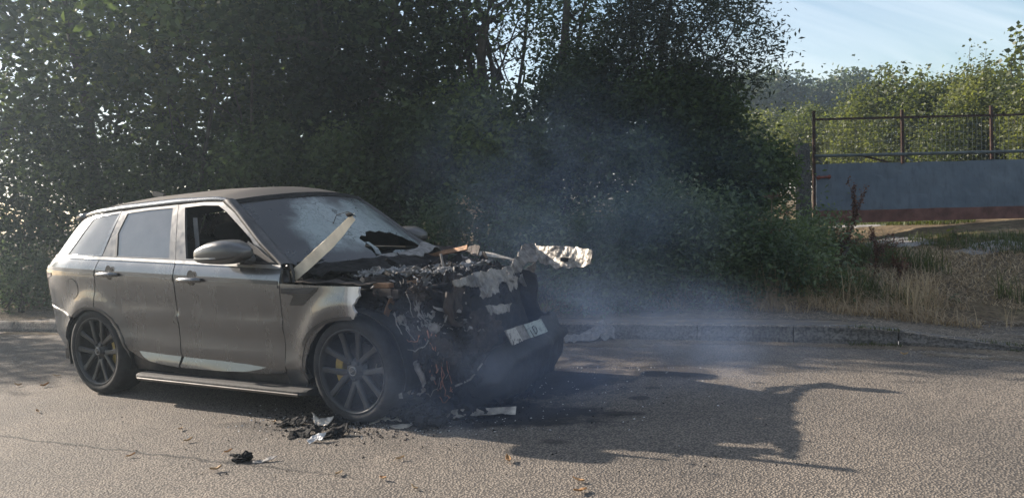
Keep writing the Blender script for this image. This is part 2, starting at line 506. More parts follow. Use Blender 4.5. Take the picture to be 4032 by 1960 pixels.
def half_width(x, z):
    zz = z - .04 * (-.6 - x)
    w = float(smooth_interp(zz, WZ, WW))
    if .56 < zz < .72:                               # the pressed ridge fades out before the arches
        k = sstep(-2.55, -2.40, x) * (1 - sstep(-.72, -.50, x))
        w = w * k + (1 - k) * (.952 + .09 * (zz - .56))
    s = x - x_tail(z)
    w -= float(np.interp(s, [-.2, -.06, 0, .15, .3, .5, .8], [.36, .23, .165, .085, .04, .012, 0]))
    if x > -.3: w -= .03 * ((x + .3) / 1.0) ** 2
    if z < 1.0:
        for hx, hz in (RW, FWH):                    # flared arches
            r = math.hypot(x - hx, z - hz)
            w += .030 * math.exp(-((r - .43) / .085) ** 2) * sstep(0.2, 0.62, z)
    return w
def side_map(s=-1, off=0.0):
    def f(x, z): return Vector((x, s * (half_width(x, z) + off), z))
    return f
def patch(name, poly, fmap, mat, parent, step=(.06, .06), thick=.022, inward=None, sharp=0.6, side_cap=True):
    """A panel cut to an outline, laid on a curved surface and turned in at its edges."""
    bm = bmesh.new()
    bm.faces.new([bm.verts.new((u, v, 0)) for u, v in poly])
    us = [p[0] for p in poly]; vs = [p[1] for p in poly]
    for ax, lo, hi, st in ((0, min(us), max(us), step[0]), (1, min(vs), max(vs), step[1])):
        k = math.floor(lo / st) + 1
        while k * st < hi - 1e-6:
            co = (k * st, 0, 0) if ax == 0 else (0, k * st, 0)
            no = (1, 0, 0) if ax == 0 else (0, 1, 0)
            bmesh.ops.bisect_plane(bm, geom=bm.verts[:] + bm.edges[:] + bm.faces[:], plane_co=co, plane_no=no, dist=1e-5)
            k += 1
    bmesh.ops.triangulate(bm, faces=[f for f in bm.faces if len(f.verts) > 4])
    eps = 1e-3; nrm = {}
    for v in bm.verts:
        u, w = v.co.x, v.co.y
        p = fmap(u, w)
        n = (fmap(u + eps, w) - fmap(u - eps, w)).cross(fmap(u, w + eps) - fmap(u, w - eps))
        nrm[v] = n.normalized() if n.length > 1e-12 else Vector((0, 0, 1))
        v.co = p
    inward = Vector(inward) if inward is not None else None
    bm.normal_update()
    avg = sum((f.normal for f in bm.faces), Vector())
    if inward is not None and avg.dot(inward) > 0: bmesh.ops.reverse_faces(bm, faces=bm.faces[:])
    if thick:
        be = [e for e in bm.edges if e.is_boundary]
        ret = bmesh.ops.extrude_edge_only(bm, edges=be)
        base = {}
        for v in ret['geom']:
            if isinstance(v, bmesh.types.BMVert):
                src = [e.other_vert(v) for e in v.link_edges if e.other_vert(v) in nrm]
                n = nrm[src[0]]
                if inward is not None and n.dot(inward) > 0: n = -n
                v.co = v.co - n * thick
        for e in be: e.smooth = False
        bmesh.ops.recalc_face_normals(bm, faces=bm.faces[:])
        bm.normal_update()
        avg = sum((f.normal * f.calc_area() for f in bm.faces), Vector())
        if inward is not None and avg.dot(inward) > 0: bmesh.ops.reverse_faces(bm, faces=bm.faces[:])
    me = bpy.data.meshes.new(name); bm.to_mesh(me); bm.free()
    return link_mesh(name, me, mat, parent, True)
def both(name, poly, mat, off=0.0, **kw):
    """The near panel and its twin on the far side."""
    a = patch(name, poly, side_map(-1, off), mat, car, inward=(0, 1, 0), **kw)
    patch(name, poly, side_map(1, off), mat, car, inward=(0, -1, 0), **kw)
    return a

# ------------------------------------------------------------------ car materials
def paint(name):
    mt, t, b, o = new_mat(name)
    n1 = tex(t, 2.2, 6, 0.6); n2 = tex(t, 38, 5, 0.65); n3 = tex(t, 7, 7, 0.7, stretch=(1, 1, 0.35))
    c = ramp(t, n1, [(0.3, (0.098, 0.102, 0.108)), (0.7, (0.130, 0.134, 0.140))])
    c = mixc(t, ramp(t, n3, [(0.50, 0.0), (0.75, 0.25)]), c, (0.160, 0.155, 0.147))       # dust film
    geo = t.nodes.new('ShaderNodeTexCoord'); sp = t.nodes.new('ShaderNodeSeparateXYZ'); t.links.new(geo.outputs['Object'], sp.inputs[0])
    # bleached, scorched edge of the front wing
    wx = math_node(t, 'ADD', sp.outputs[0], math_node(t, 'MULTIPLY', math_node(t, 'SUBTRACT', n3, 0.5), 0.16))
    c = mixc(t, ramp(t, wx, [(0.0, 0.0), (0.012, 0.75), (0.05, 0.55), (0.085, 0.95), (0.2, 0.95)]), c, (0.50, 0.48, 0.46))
    c = mixc(t, ramp(t, wx, [(-0.02, 0.0), (0.006, 0.7), (0.03, 0.8), (0.05, 0.0)]), c, (0.09, 0.08, 0.075))
    t.links.new(c, b.inputs['Base Color'])
    t.links.new(ramp(t, wx, [(0.0, 0.72), (0.012, .15), (0.2, .1)]), b.inputs['Metallic'])
    t.links.new(ramp(t, n3, [(0.4, 0.25), (0.75, 0.30)]), b.inputs['Roughness'])
    b.inputs['Coat Weight'].default_value = 0.8; b.inputs['Coat Roughness'].default_value = 0.06
    bump(t, b, n2, 0.025, 0.004)
    return mt
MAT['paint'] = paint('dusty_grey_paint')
def roof_mat():
    mt, t, b, o = new_mat('dusty_roof_dark_front')
    n1 = tex(t, 3.0, 7, 0.65); n2 = tex(t, 55, 4)
    geo = t.nodes.new('ShaderNodeTexCoord'); sp = t.nodes.new('ShaderNodeSeparateXYZ'); t.links.new(geo.outputs['Object'], sp.inputs[0])
    c = ramp(t, n1, [(0.3, (0.070, 0.060, 0.050)), (0.7, (0.115, 0.100, 0.084))])
    k = math_node(t, 'ADD', sp.outputs[0], math_node(t, 'ADD', math_node(t, 'MULTIPLY', sp.outputs[1], 0.25), math_node(t, 'MULTIPLY', math_node(t, 'SUBTRACT', n1, 0.5), 0.5)))
    c = mixc(t, ramp(t, math_node(t, 'ADD', k, 2.0), [(0.35, 0.0), (0.75, 0.92)]), c, (0.030, 0.028, 0.027))    # darker towards the front edge
    t.links.new(c, b.inputs['Base Color']); b.inputs['Roughness'].default_value = 0.6; b.inputs['Metallic'].default_value = 0.2
    bump(t, b, n2, 0.12, 0.004); return mt
MAT['roof'] = roof_mat()
def tinted_glass():
    mt, t, b, o = new_mat('sky_grey_tinted_glass')
    n1 = tex(t, 3, 6, 0.6)
    t.links.new(ramp(t, n1, [(0.3, (0.085, 0.083, 0.079)), (0.7, (0.135, 0.131, 0.124))]), b.inputs['Base Color'])  # sky reflected in the glass, put into the base as a grey tone
    b.inputs['Roughness'].default_value = 0.05; b.inputs['Specular IOR Level'].default_value = 0.5; b.inputs['IOR'].default_value = 2.0
    t.links.new(ramp(t, n1, [(0.4, 0.03), (0.8, 0.12)]), b.inputs['Roughness'])
    return mt
MAT['tint'] = tinted_glass()
MAT['black_trim'] = simple('black_trim', (0.018, 0.018, 0.019), 0.45, var=0.3, scale=14, bmp=0.1)
MAT['satin'] = simple('satin_grey_trim', (0.30, 0.295, 0.285), 0.38, 0.7, var=0.2, scale=6, bmp=0.0)
MAT['sill'] = simple('dark_sill', (0.055, 0.052, 0.050), 0.5, 0.3, var=0.35, scale=6, bmp=0.1, coat=0.2)
MAT['step'] = simple('step_rubber', (0.022, 0.021, 0.020), 0.75, var=0.4, scale=12, bmp=0.3)
MAT['step_edge'] = simple('step_edge_metal', (0.12, 0.11, 0.10), 0.5, 0.5, var=0.3, scale=9)
MAT['tyre'] = simple('tyre_rubber', (0.022, 0.021, 0.020), 0.85, var=0.45, scale=18, bmp=0.35, spec=0.3)
MAT['rim'] = simple('satin_black_rim', (0.016, 0.016, 0.016), 0.5, 0.1, var=0.3, scale=14, bmp=0.05)
MAT['rim_inner'] = simple('rim_barrel', (0.016, 0.015, 0.015), 0.6, 0.2, var=0.3, scale=14)
MAT['disc'] = simple('rusty_brake_disc', (0.06, 0.05, 0.045), 0.5, 0.8, var=0.4, scale=20)
MAT['caliper'] = simple('yellow_caliper', (0.34, 0.23, 0.04), 0.5, var=0.25, scale=12, bmp=0.05)
MAT['interior'] = simple('sooty_interior', (0.010, 0.010, 0.010), 0.9, var=0.4, scale=8, spec=0.2)
MAT['belt'] = simple('seat_belt', (0.09, 0.095, 0.10), 0.8, var=0.2, scale=20)
MAT['char'] = simple('charred_black', (0.012, 0.0115, 0.0115), 0.9, var=0.6, scale=14, bmp=0.8, spec=0.25)
MAT['char_warm'] = simple('scorched_brown', (0.034, 0.026, 0.022), 0.85, 0.2, var=0.6, scale=11, bmp=0.7)
MAT['ash'] = simple('white_ash', (0.55, 0.54, 0.53), 0.95, var=0.35, scale=16, bmp=0.9)
def burnt_alu(name, base):
    mt, t, b, o = new_mat(name)
    n1 = tex(t, 6, 6, .65); n2 = tex(t, 28, 5, .65); n3 = tex(t, 13, 5, .6, stretch=(1, .4, 1))
    c = mixc(t, ramp(t, n2, [(.35, 0.0), (.7, 1.0)]), tuple(v * .55 for v in base), base)
    c = mixc(t, ramp(t, n1, [(.44, .0), (.62, .9)]), c, (.045, .040, .036))
    c = mixc(t, ramp(t, n3, [(.58, .0), (.72, .7)]), c, (.11, .075, .05))
    t.links.new(c, b.inputs['Base Color']); b.inputs['Metallic'].default_value = .45; b.inputs['Roughness'].default_value = .48
    bump(t, b, n2, .6, .01); return mt
MAT['alu_burnt'] = burnt_alu('blotched_burnt_aluminium', (.30, .275, .245))
MAT['alu_bright'] = burnt_alu('sunlit_blotched_aluminium', (.46, .42, .36))  # lighter base than alu_burnt: sunlight on the corner put into the colour
MAT['alu'] = simple('scorched_aluminium', (0.19, 0.175, 0.158), 0.5, 0.45, var=0.5, scale=9, bmp=0.6)
MAT['alu_pale'] = simple('pale_bare_aluminium', (0.40, 0.365, 0.315), 0.5, 0.3, var=0.55, scale=17, bmp=0.5)
MAT['rust'] = simple('heat_rusted_steel', (0.19, 0.105, 0.055), 0.75, 0.4, var=0.5, scale=13, bmp=0.5)
MAT['copper'] = simple('bare_copper_wire', (0.30, 0.13, 0.08), 0.6, 0.5, var=0.4, scale=30)
MAT['greywire'] = simple('ashy_wire', (0.20, 0.19, 0.18), 0.8, 0.2, var=0.4, scale=30)
MAT['melt'] = simple('melted_bumper_plastic', (0.012, 0.013, 0.015), 0.7, var=0.5, scale=6, bmp=0.5)
def plate_mat(mot):
    mt, t, b, o = new_mat('burnt_plate')
    n1 = tex(t, 26, 6, 0.7)
    t.links.new(ramp(t, n1, [(0.40, (0.06, 0.055, 0.05) if mot else (0.17, 0.19, 0.19)), (0.50, (0.40, 0.385, 0.36) if mot else (0.32, 0.365, 0.355))]), b.inputs['Base Color'])
    b.inputs['Roughness'].default_value = 0.6; bump(t, b, n1, 0.3, 0.004); return mt
MAT['plate_mot'] = plate_mat(True); MAT['plate'] = plate_mat(False)
MAT['tail'] = simple('smoked_tail_lens', (0.30, 0.24, 0.22), 0.12, var=0.25, scale=5, coat=1.0, bmp=0)
MAT['mirror_glass'] = simple('mirror_glass', (0.6, 0.6, 0.6), 0.05, 1.0, var=0.05, bmp=0)
def windscreen_mat():
    mt, t, b, o = new_mat('sooted_crazed_windscreen')
    n1 = tex(t, 2.6, 7, 0.6, dist=0.5); n2 = tex(t, 30, 5)
    geo = t.nodes.new('ShaderNodeTexCoord')
    # pale patch of light through the crazed glass, put into its colour: centre in car coordinates
    mpn = t.nodes.new('ShaderNodeMapping'); mpn.vector_type = 'TEXTURE'; mpn.inputs['Location'].default_value = (-0.80, 0.12, 1.34); mpn.inputs['Scale'].default_value = (0.60, 0.80, 0.36)
    t.links.new(geo.outputs['Object'], mpn.inputs[0])
    ln = t.nodes.new('ShaderNodeVectorMath'); ln.operation = 'LENGTH'; t.links.new(mpn.outputs[0], ln.inputs[0])
    dd = math_node(t, 'ADD', ln.outputs['Value'], math_node(t, 'MULTIPLY', math_node(t, 'SUBTRACT', n1, 0.5), 1.5))
    f = ramp(t, dd, [(0.70, 0.95), (0.95, 0.12), (1.0, 0.0)])
    c = mixc(t, f, (0.060, 0.061, 0.064), (0.30, 0.345, 0.34))
    def crack(scale):
        va = t.nodes.new('ShaderNodeVectorMath'); va.operation = 'MULTIPLY_ADD'
        nz = t.nodes.new('ShaderNodeTexNoise'); nz.inputs['Scale'].default_value = 5; nz.inputs['Detail'].default_value = 5; t.links.new(geo.outputs['Object'], nz.inputs['Vector'])
        t.links.new(nz.outputs['Color'], va.inputs[0]); va.inputs[1].default_value = (.5, .5, .5); t.links.new(geo.outputs['Object'], va.inputs[2])
        v_ = t.nodes.new('ShaderNodeTexVoronoi'); v_.feature = 'DISTANCE_TO_EDGE'; v_.inputs['Scale'].default_value = scale; t.links.new(va.outputs[0], v_.inputs['Vector']); return v_.outputs[0]
    cr = crack(2.6)
    cr2 = crack(11)
    wob = math_node(t, 'MAXIMUM', ramp(t, cr, [(0.006, 0.95), (0.02, 0.0)]), ramp(t, cr2, [(0.02, 0.35), (0.06, 0.0)]))
    c = mixc(t, math_node(t, 'MULTIPLY', wob, f), c, (0.02, 0.03, 0.03))
    c = mixc(t, ramp(t, n2, [(0.55, 0.0), (0.8, 0.2)]), c, (0.03, 0.03, 0.03))
    t.links.new(c, b.inputs['Base Color'])
    t.links.new(ramp(t, n1, [(0.4, 0.22), (0.7, 0.38)]), b.inputs['Roughness'])
    tr = t.nodes.new('ShaderNodeBsdfTransparent'); tr.inputs[0].default_value = (0.55, 0.68, 0.68, 1)
    mx = t.nodes.new('ShaderNodeMixShader'); mx.inputs[0].default_value = 0.14
    t.links.new(b.outputs[0], mx.inputs[1]); t.links.new(tr.outputs[0], mx.inputs[2]); t.links.new(mx.outputs[0], o.inputs[0])
    return mt
MAT['screen'] = windscreen_mat()

# ------------------------------------------------------------------ car body, near side and its twin
P = MAT['paint']
def belt_z(x): return 1.105 + .045 * (-.6 - x)
def groove_z(x): return .992 + .0437 * (-.6 - x)
G = .006
front_door = both('front_door', [(-.606, 1.096), (-.604, .99), (-.616, .79), (-.621, .634), (-.632, .42), (-.648, .315), (-.80, .306), (-1.05, .296), (-1.812, .297), (-1.778, .40), (-1.790, .577), (-1.776, .724), (-1.762, .98), (-1.770, 1.05), (-1.776, 1.148)], P)
rear_door = both('rear_door', [(-1.787, 1.149), (-1.781, 1.05), (-1.773, .98), (-1.786, .724), (-1.800, .577), (-1.789, .40), (-1.822, .297), (-2.0, .302), (-2.2, .318), (-2.36, .35), (-2.44, .40), (-2.505, .45), (-2.545, .52), (-2.60, .60), (-2.67, .672), (-2.75, .724), (-2.84, .757), (-2.845, .79), (-2.82, .92), (-2.80, 1.05), (-2.80, 1.11), (-2.772, 1.194)], P)
both('rear_quarter', [(-2.782, 1.194), (-2.811, 1.11), (-2.811, 1.05), (-2.831, .92), (-2.856, .79), (-2.850, .762), (-2.93, .772), (-3.06, .760), (-3.16, .728), (-3.24, .676), (-3.48, .735), (-3.70, .772), (-3.802, .775), (-3.82, .92), (-3.81, 1.09), (-3.79, 1.116), (-3.745, 1.185), (-3.70, 1.222), (-3.40, 1.222)], P)
both('rear_bumper', [(-3.246, .670), (-3.48, .728), (-3.70, .765), (-3.805, .767), (-3.80, .57), (-3.76, .44), (-3.72, .36), (-3.60, .315), (-3.42, .345), (-3.385, .42), (-3.365, .50), (-3.33, .585)], P)
wing_edge = [(.139, .967), (.133, .93), (.142, .905), (.118, .885), (.109, .862), (.088, .842), (.094, .815), (.112, .787), (.094, .765), (.077, .742)]
arch_f = [(.0, .752), (-.058, .748), (-.176, .708), (-.281, .632), (-.35, .552), (-.40, .46), (-.425, .37), (-.444, .29), (-.46, .20)]
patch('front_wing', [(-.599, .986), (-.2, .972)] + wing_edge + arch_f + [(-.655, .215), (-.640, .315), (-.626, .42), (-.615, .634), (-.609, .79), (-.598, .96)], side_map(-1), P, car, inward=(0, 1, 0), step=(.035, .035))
patch('front_wing', [(-.599, .986), (-.3, .975), (-.22, .93), (-.17, .88), (-.19, .83), (-.15, .76), (-.176, .708)] + arch_f[3:] + [(-.655, .215), (-.640, .315), (-.626, .42), (-.615, .634), (-.609, .79), (-.598, .96)], side_map(1), MAT['rust'], car, inward=(0, -1, 0))['label'] = 'burnt rusty wing'
both('sill', [(-.652, .208), (-.648, .308), (-.80, .300), (-1.05, .290), (-1.815, .291), (-2.0, .296), (-2.2, .312), (-2.36, .344), (-2.435, .394), (-2.475, .34), (-2.50, .235), (-1.7, .235), (-1.1, .185)], MAT['sill'], off=-.018)
# the bright scallops pressed into the door bottoms
def blade_map(sd):
    def f(x, z):
        zz = z - .04 * (-.6 - x)
        return Vector((x, sd * (float(np.interp(zz, [.28, .352], [.956, .941])) ), z))
    return f
for sd in (-1, 1):
    for pts in ([(-.82, .362), (-1.05, .368), (-1.768, .395), (-1.806, .303), (-1.30, .302), (-1.05, .312), (-.90, .338)], [(-1.80, .396), (-2.34, .412), (-2.28, .370), (-2.2, .338), (-2.05, .318), (-1.832, .304)]):
        patch('door_blade', pts, blade_map(sd), P, car, inward=(0, -sd, 0), step=(.05, .03), thick=.012)
# belt moulding and the dark waist line
def band(name, x0, x1, f_lo, f_hi, mat, off, n=26):
    xs_ = np.linspace(x0, x1, n)
    return both(name, [(x, f_hi(x)) for x in xs_] + [(x, f_lo(x)) for x in xs_[::-1]], mat, off=off, step=(.2, .2), thick=.012)
band('belt_moulding', -.615, -1.781, lambda x: belt_z(x) - .012, lambda x: belt_z(x) + .012, MAT['satin'], .007)
band('belt_moulding', -1.787, -3.70, lambda x: belt_z(x) - .012 - .006 * sstep(-2.6, -3.6, x), lambda x: belt_z(x) + .012 - .02 * sstep(-3.2, -3.7, x), MAT['satin'], .007)
for a, b_ in ((-.62, -1.758), (-1.782, -2.795), (-2.815, -3.80)):
    band('waist_line', a, b_, lambda x: groove_z(x) - .014, lambda x: groove_z(x) + .014, MAT['black_trim'], .004, 30)
    band('waist_highlight', a, b_, lambda x: groove_z(x) - .040, lambda x: groove_z(x) - .016, P, .006, 30)
# window frames (gloss dark), glass
DK = MAT['sill']
def ring(name, outer, inner, mat, off=0.0, thick=.02):
    n = len(outer)
    for i in range(n):
        j = (i + 1) % n
        if (Vector(outer[i]) - Vector(outer[j])).length < 1e-6 and (Vector(inner[i]) - Vector(inner[j])).length < 1e-6: continue
    for s in (-1, 1):
        V = []; F = []
        for i in range(n):
            j = (i + 1) % n
            for k in range(6):
                t_ = k / 6
                for P_ in (outer, inner):
                    u = P_[i][0] + (P_[j][0] - P_[i][0]) * t_; v = P_[i][1] + (P_[j][1] - P_[i][1]) * t_
                    w = half_width(u, v) + off
                    V += [(u, s * w, v), (u, s * (w - thick), v)]
        m_ = n * 6
        for i in range(m_):
            a = i * 4; b_ = ((i + 1) % m_) * 4
            q = [(a, b_, b_ + 2, a + 2), (a + 1, a + 3, b_ + 3, b_ + 1), (a, a + 1, b_ + 1, b_), (a + 2, b_ + 2, b_ + 3, a + 3)]
            F += q if s < 0 else [f[::-1] for f in q]
        o = mesh_obj(name, V, F, mat, car, False)
MAT['frame'] = simple('gloss_pillar_grey', (0.075, 0.073, 0.071), 0.38, 0.2, var=0.2, scale=5, bmp=0.0, coat=0.4)
FR = MAT['frame']
ring('window_frame', [(-.655, 1.122), (-1.784, 1.172), (-1.906, 1.614), (-1.63, 1.622), (-1.392, 1.612), (-1.218, 1.519), (-.881, 1.270)],
     [(-.80, 1.140), (-1.665, 1.178), (-1.82, 1.588), (-1.60, 1.596), (-1.425, 1.586), (-1.318, 1.535), (-.985, 1.322)], FR)
ring('window_frame', [(-1.790, 1.172), (-2.752, 1.216), (-2.70, 1.35), (-2.63, 1.594), (-2.25, 1.612), (-1.912, 1.616)],
     [(-1.872, 1.186), (-2.562, 1.214), (-2.612, 1.392), (-2.545, 1.572), (-2.25, 1.588), (-1.968, 1.592)], FR)
ring('window_frame', [(-2.760, 1.218), (-3.66, 1.232), (-3.60, 1.32), (-3.37, 1.55), (-3.18, 1.562), (-3.03, 1.578), (-2.636, 1.596)],
     [(-2.80, 1.228), (-3.30, 1.242), (-3.22, 1.33), (-3.06, 1.535), (-3.02, 1.552), (-2.90, 1.562), (-2.665, 1.576)], P)
both('rear_door_glass', [(-1.866, 1.18), (-2.57, 1.208), (-2.62, 1.392), (-2.55, 1.58), (-2.25, 1.594), (-1.964, 1.597)], MAT['tint'], off=-.007, thick=.004)
both('quarter_glass', [(-2.795, 1.222), (-3.31, 1.236), (-3.23, 1.33), (-3.07, 1.54), (-2.66, 1.582)], MAT['tint'], off=-.006, thick=.004)
both('door_division', [(-2.600, 1.395), (-2.622, 1.395), (-2.574, 1.208), (-2.552, 1.208)], MAT['black_trim'], off=.001, thick=.006, step=(.1, .05))
patch('front_door_glass', [(-.80, 1.135), (-1.67, 1.172), (-1.825, 1.592), (-1.6, 1.6), (-1.425, 1.59), (-1.318, 1.54), (-.985, 1.33)], side_map(1, -.008), MAT['tint'], car, inward=(0, -1, 0), thick=.004)
# A-pillars: inner edge on the body side, outer edge along the windscreen
PIL_IN = [(-1.392, 1.616), (-1.218, 1.523), (-.881, 1.274), (-.635, 1.118)]
def wind_edge(v, s):
    """Side edge of the windscreen, v = 0 at the scuttle, 1 at the roof."""
    x = float(np.interp(v, [0, .25, .55, .8, 1], [-.585, -.765, -.985, -1.165, -1.30])); z = float(np.interp(v, [0, .25, .55, .8, 1], [1.105, 1.225, 1.392, 1.525, 1.622]))
    return Vector((x, s * (.845 - .115 * v), z))
for s in (-1, 1):
    V = []; F = []
    n = 14
    for i in range(n + 1):
        t_ = i / n
        x = float(np.interp(t_, [0, .3, .75, 1], [p[0] for p in PIL_IN])); z = float(np.interp(t_, [0, .3, .75, 1], [p[1] for p in PIL_IN]))
        a = Vector((x, s * (half_width(x, z) + .001), z)); c = wind_edge(1 - t_, s) + Vector((0.004, 0, .006))
        mid = a.lerp(c, .5) + Vector((0.01, s * .012, .014))
        V += [a, a.lerp(mid, .5) + Vector((0, s * .006, .003)), mid, mid.lerp(c, .6) + Vector((.002, 0, .004)), c, c + Vector((-.03, -s * .04, -.03)), a + Vector((0, -s * .05, 0))]
    for i in range(n):
        for j in range(7):
            q = (i * 7 + j, i * 7 + (j + 1) % 7, (i + 1) * 7 + (j + 1) % 7, (i + 1) * 7 + j)
            F.append(q if s > 0 else q[::-1])
    mesh_obj('windscreen_pillar', V, F, MAT['sill'], car)
# cant rail and roof
RX = [-3.40, -3.18, -2.70, -1.97, -1.47, -1.32]
RZ = [1.585, 1.618, 1.652, 1.668, 1.655, 1.628]
RT = [-3.40, -3.18, -2.62, -1.91, -1.55, -1.36]; RTZ = [1.555, 1.577, 1.604, 1.620, 1.624, 1.614]
def rail_pt(x, s): return Vector((x, s * float(np.interp(x, [-3.4, -3.0, -1.32], [.655, .735, .735])), float(smooth_interp(x, RX, RZ))))
for s in (-1, 1):
    V = []; F = []; n = 40
    for i in range(n + 1):
        x = -3.42 + (2.06) * i / n
        zt = float(smooth_interp(x, RT, RTZ)) + .004
        lo = Vector((x, s * (half_width(x, zt) + .004), zt)); hi = rail_pt(x, s)
        V += [lo + Vector((0, -s * .02, -.004)), lo, lo.lerp(hi, .4) + Vector((0, s * .013, .008)), lo.lerp(hi, .8) + Vector((0, s * .010, .010)), hi + Vector((0, 0, .004)), hi + Vector((0, -s * .05, -.03))]
    for i in range(n):
        for j in range(5):
            q = (i * 6 + j, i * 6 + j + 1, (i + 1) * 6 + j + 1, (i + 1) * 6 + j)
            F.append(q if s > 0 else q[::-1])
    mesh_obj('roof_rail', V, F, P, car)
V = []; F = []; nx, ny = 44, 28
for i in range(nx + 1):
    u = i / nx
    for j in range(ny + 1):
        yy = -1 + 2 * j / ny
        xf = -1.30 + .15 * (1 - abs(yy) ** 2.2)
        xr_ = -3.44 - .16 * (1 - abs(yy) ** 2.5)
        x = xr_ + (xf - xr_) * u
        xe = max(-3.40, min(-1.32, x))
        e = rail_pt(xe, 1)
        z = e.z + .082 * (1 - abs(yy) ** 2.3) * float(np.interp(x, [-3.6, -3.0, -1.5, -1.15], [.75, 1, 1, .72])) - (.03 if x > -1.32 else 0) * (x + 1.32) / .17
        V.append((x, yy * e.y, z))
for i in range(nx):
    for j in range(ny): F.append((i * (ny + 1) + j, (i + 1) * (ny + 1) + j, (i + 1) * (ny + 1) + j + 1, i * (ny + 1) + j + 1))
roof = mesh_obj('roof', V, F, MAT['roof'], car)
def header(yy): return Vector((-1.30 + .15 * (1 - abs(yy) ** 2.2), .735 * yy, 1.622 + .045 * (1 - abs(yy) ** 2)))
# rear: tailgate, spoiler, rear glass
mb = MB()
V = []; F = []; nz, ny = 30, 20
for i in range(nz + 1):
    z = .33 + (1.60 - .33) * i / nz
    xt = x_tail(z)
    w = half_width(xt + .002, z)
    for j in range(ny + 1):
        yy = -1 + 2 * j / ny
        V.append((xt - .13 * (1 - abs(yy) ** 2.3) + .001, yy * w, z))
for i in range(nz):
    for j in range(ny): F.append((i * (ny + 1) + j, i * (ny + 1) + j + 1, (i + 1) * (ny + 1) + j + 1, (i + 1) * (ny + 1) + j))
tg = mesh_obj('tailgate', V, F, P, car)
V = []; F = []
for i in range(9):
    z = 1.27 + .27 * i / 8; xt = x_tail(z) - .006; w = half_width(xt, z) * .86
    for j in range(13):
        yy = -1 + 2 * j / 12
        V.append((xt - .13 * (1 - abs(yy * .86) ** 2.3), yy * w, z))
for i in range(8):
    for j in range(12): F.append((i * 13 + j, i * 13 + j + 1, (i + 1) * 13 + j + 1, (i + 1) * 13 + j))
mesh_obj('rear_glass', V, F, MAT['tint'], tg)
V = []; F = []
for j in range(17):
    yy = -1 + 2 * j / 16; w = .70
    xb = -3.49 - .12 * (1 - abs(yy) ** 3); xf = -3.36
    V += [(xf, yy * w, 1.600 + .055 * (1 - yy * yy)), (xb + .10, yy * w, 1.600 + .06 * (1 - yy * yy)), (xb, yy * w * .99, 1.585 + .055 * (1 - yy * yy)), (xb, yy * w * .99, 1.545 + .05 * (1 - yy * yy)), (xf, yy * w, 1.535 + .05 * (1 - yy * yy))]
for j in range(16):
    for k in range(5): F.append((j * 5 + k, j * 5 + (k + 1) % 5, (j + 1) * 5 + (k + 1) % 5, (j + 1) * 5 + k))
F += [tuple(range(5))[::-1], tuple(80 + k for k in range(5))]
mesh_obj('roof_spoiler', V, F, P, car)
for s in (-1, 1):
    V = []
    fm = side_map(s, .005)
    o = patch('tail_light', [(-3.81, 1.098), (-3.60, 1.103), (-3.52, 1.100), (-3.55, 1.045), (-3.66, 1.025), (-3.74, .96), (-3.80, .90), (-3.818, .93)], fm, MAT['tail'], car, inward=(0, -s, 0), step=(.03, .03), thick=.012)
both('fuel_flap', [(-3.165 + .088 * math.cos(a), .937 + .086 * math.sin(a)) for a in np.linspace(0, 2 * math.pi, 24, endpoint=False)], P, off=.004, thick=.008)
both('fuel_flap_gap', [(-3.165 + .093 * math.cos(a), .937 + .091 * math.sin(a)) for a in np.linspace(0, 2 * math.pi, 24, endpoint=False)], MAT['black_trim'], off=.0015, thick=.004)
both('bumper_crease', [(-3.25, .690), (-3.48, .742), (-3.74, .780), (-3.74, .770), (-3.48, .731), (-3.25, .678)], MAT['satin'], off=.006, thick=.008)
mb = MB(); mb.box((-3.21, .0, 1.757), (.16, .035, .045), Matrix.Rotation(.25, 3, 'Y')); mb.build('roof_aerial', MAT['black_trim'], car)
# door handles
for hx, hz, par in ((-2.60, 1.078, rear_door), (-1.555, 1.030, front_door)):
    w = half_width(hx, hz)
    mb = MB()
    pts = [(hx + d, -(w + o_), hz - .012 - .02 * abs(d)) for d, o_ in ((-.135, .006), (-.12, .032), (-.06, .044), (0, .047), (.06, .044), (.12, .032), (.135, .006))]
    mb.tube(pts, [.013, .019, .021, .022, .021, .019, .013], 10)
    hd = mb.build('handle', P, par, True)
    mb = MB()
    V = [(hx, -(w + .006), hz)]; F = []
    n = 24
    for k in range(n):
        a = 2 * math.pi * k / n
        V.append((hx + .047 * math.cos(a), -(w + .006), hz + .002 + .060 * math.sin(a)))
    for k in range(n): F.append((0, 1 + k, 1 + (k + 1) % n))
    mesh_obj('handle_recess', V, F, MAT['black_trim'], par, False)
# wing vent
vent = patch('wing_vent', [(-.588, .952), (-.222, .962), (-.245, .935), (-.392, .832), (-.523, .830), (-.47, .902), (-.588, .922)], side_map(-1, .004), MAT['black_trim'], car, inward=(0, 1, 0), step=(.03, .03), thick=.01)
for k, (z0, x0) in enumerate(((.945, -.262), (.932, -.28), (.918, -.30))):
    mb = MB(); mb.tube([(x, -(half_width(x, z0) + .010), z0) for x in np.linspace(-.575, x0, 6)], .004, 6); mb.build('vent_slat', MAT['sill'], vent)
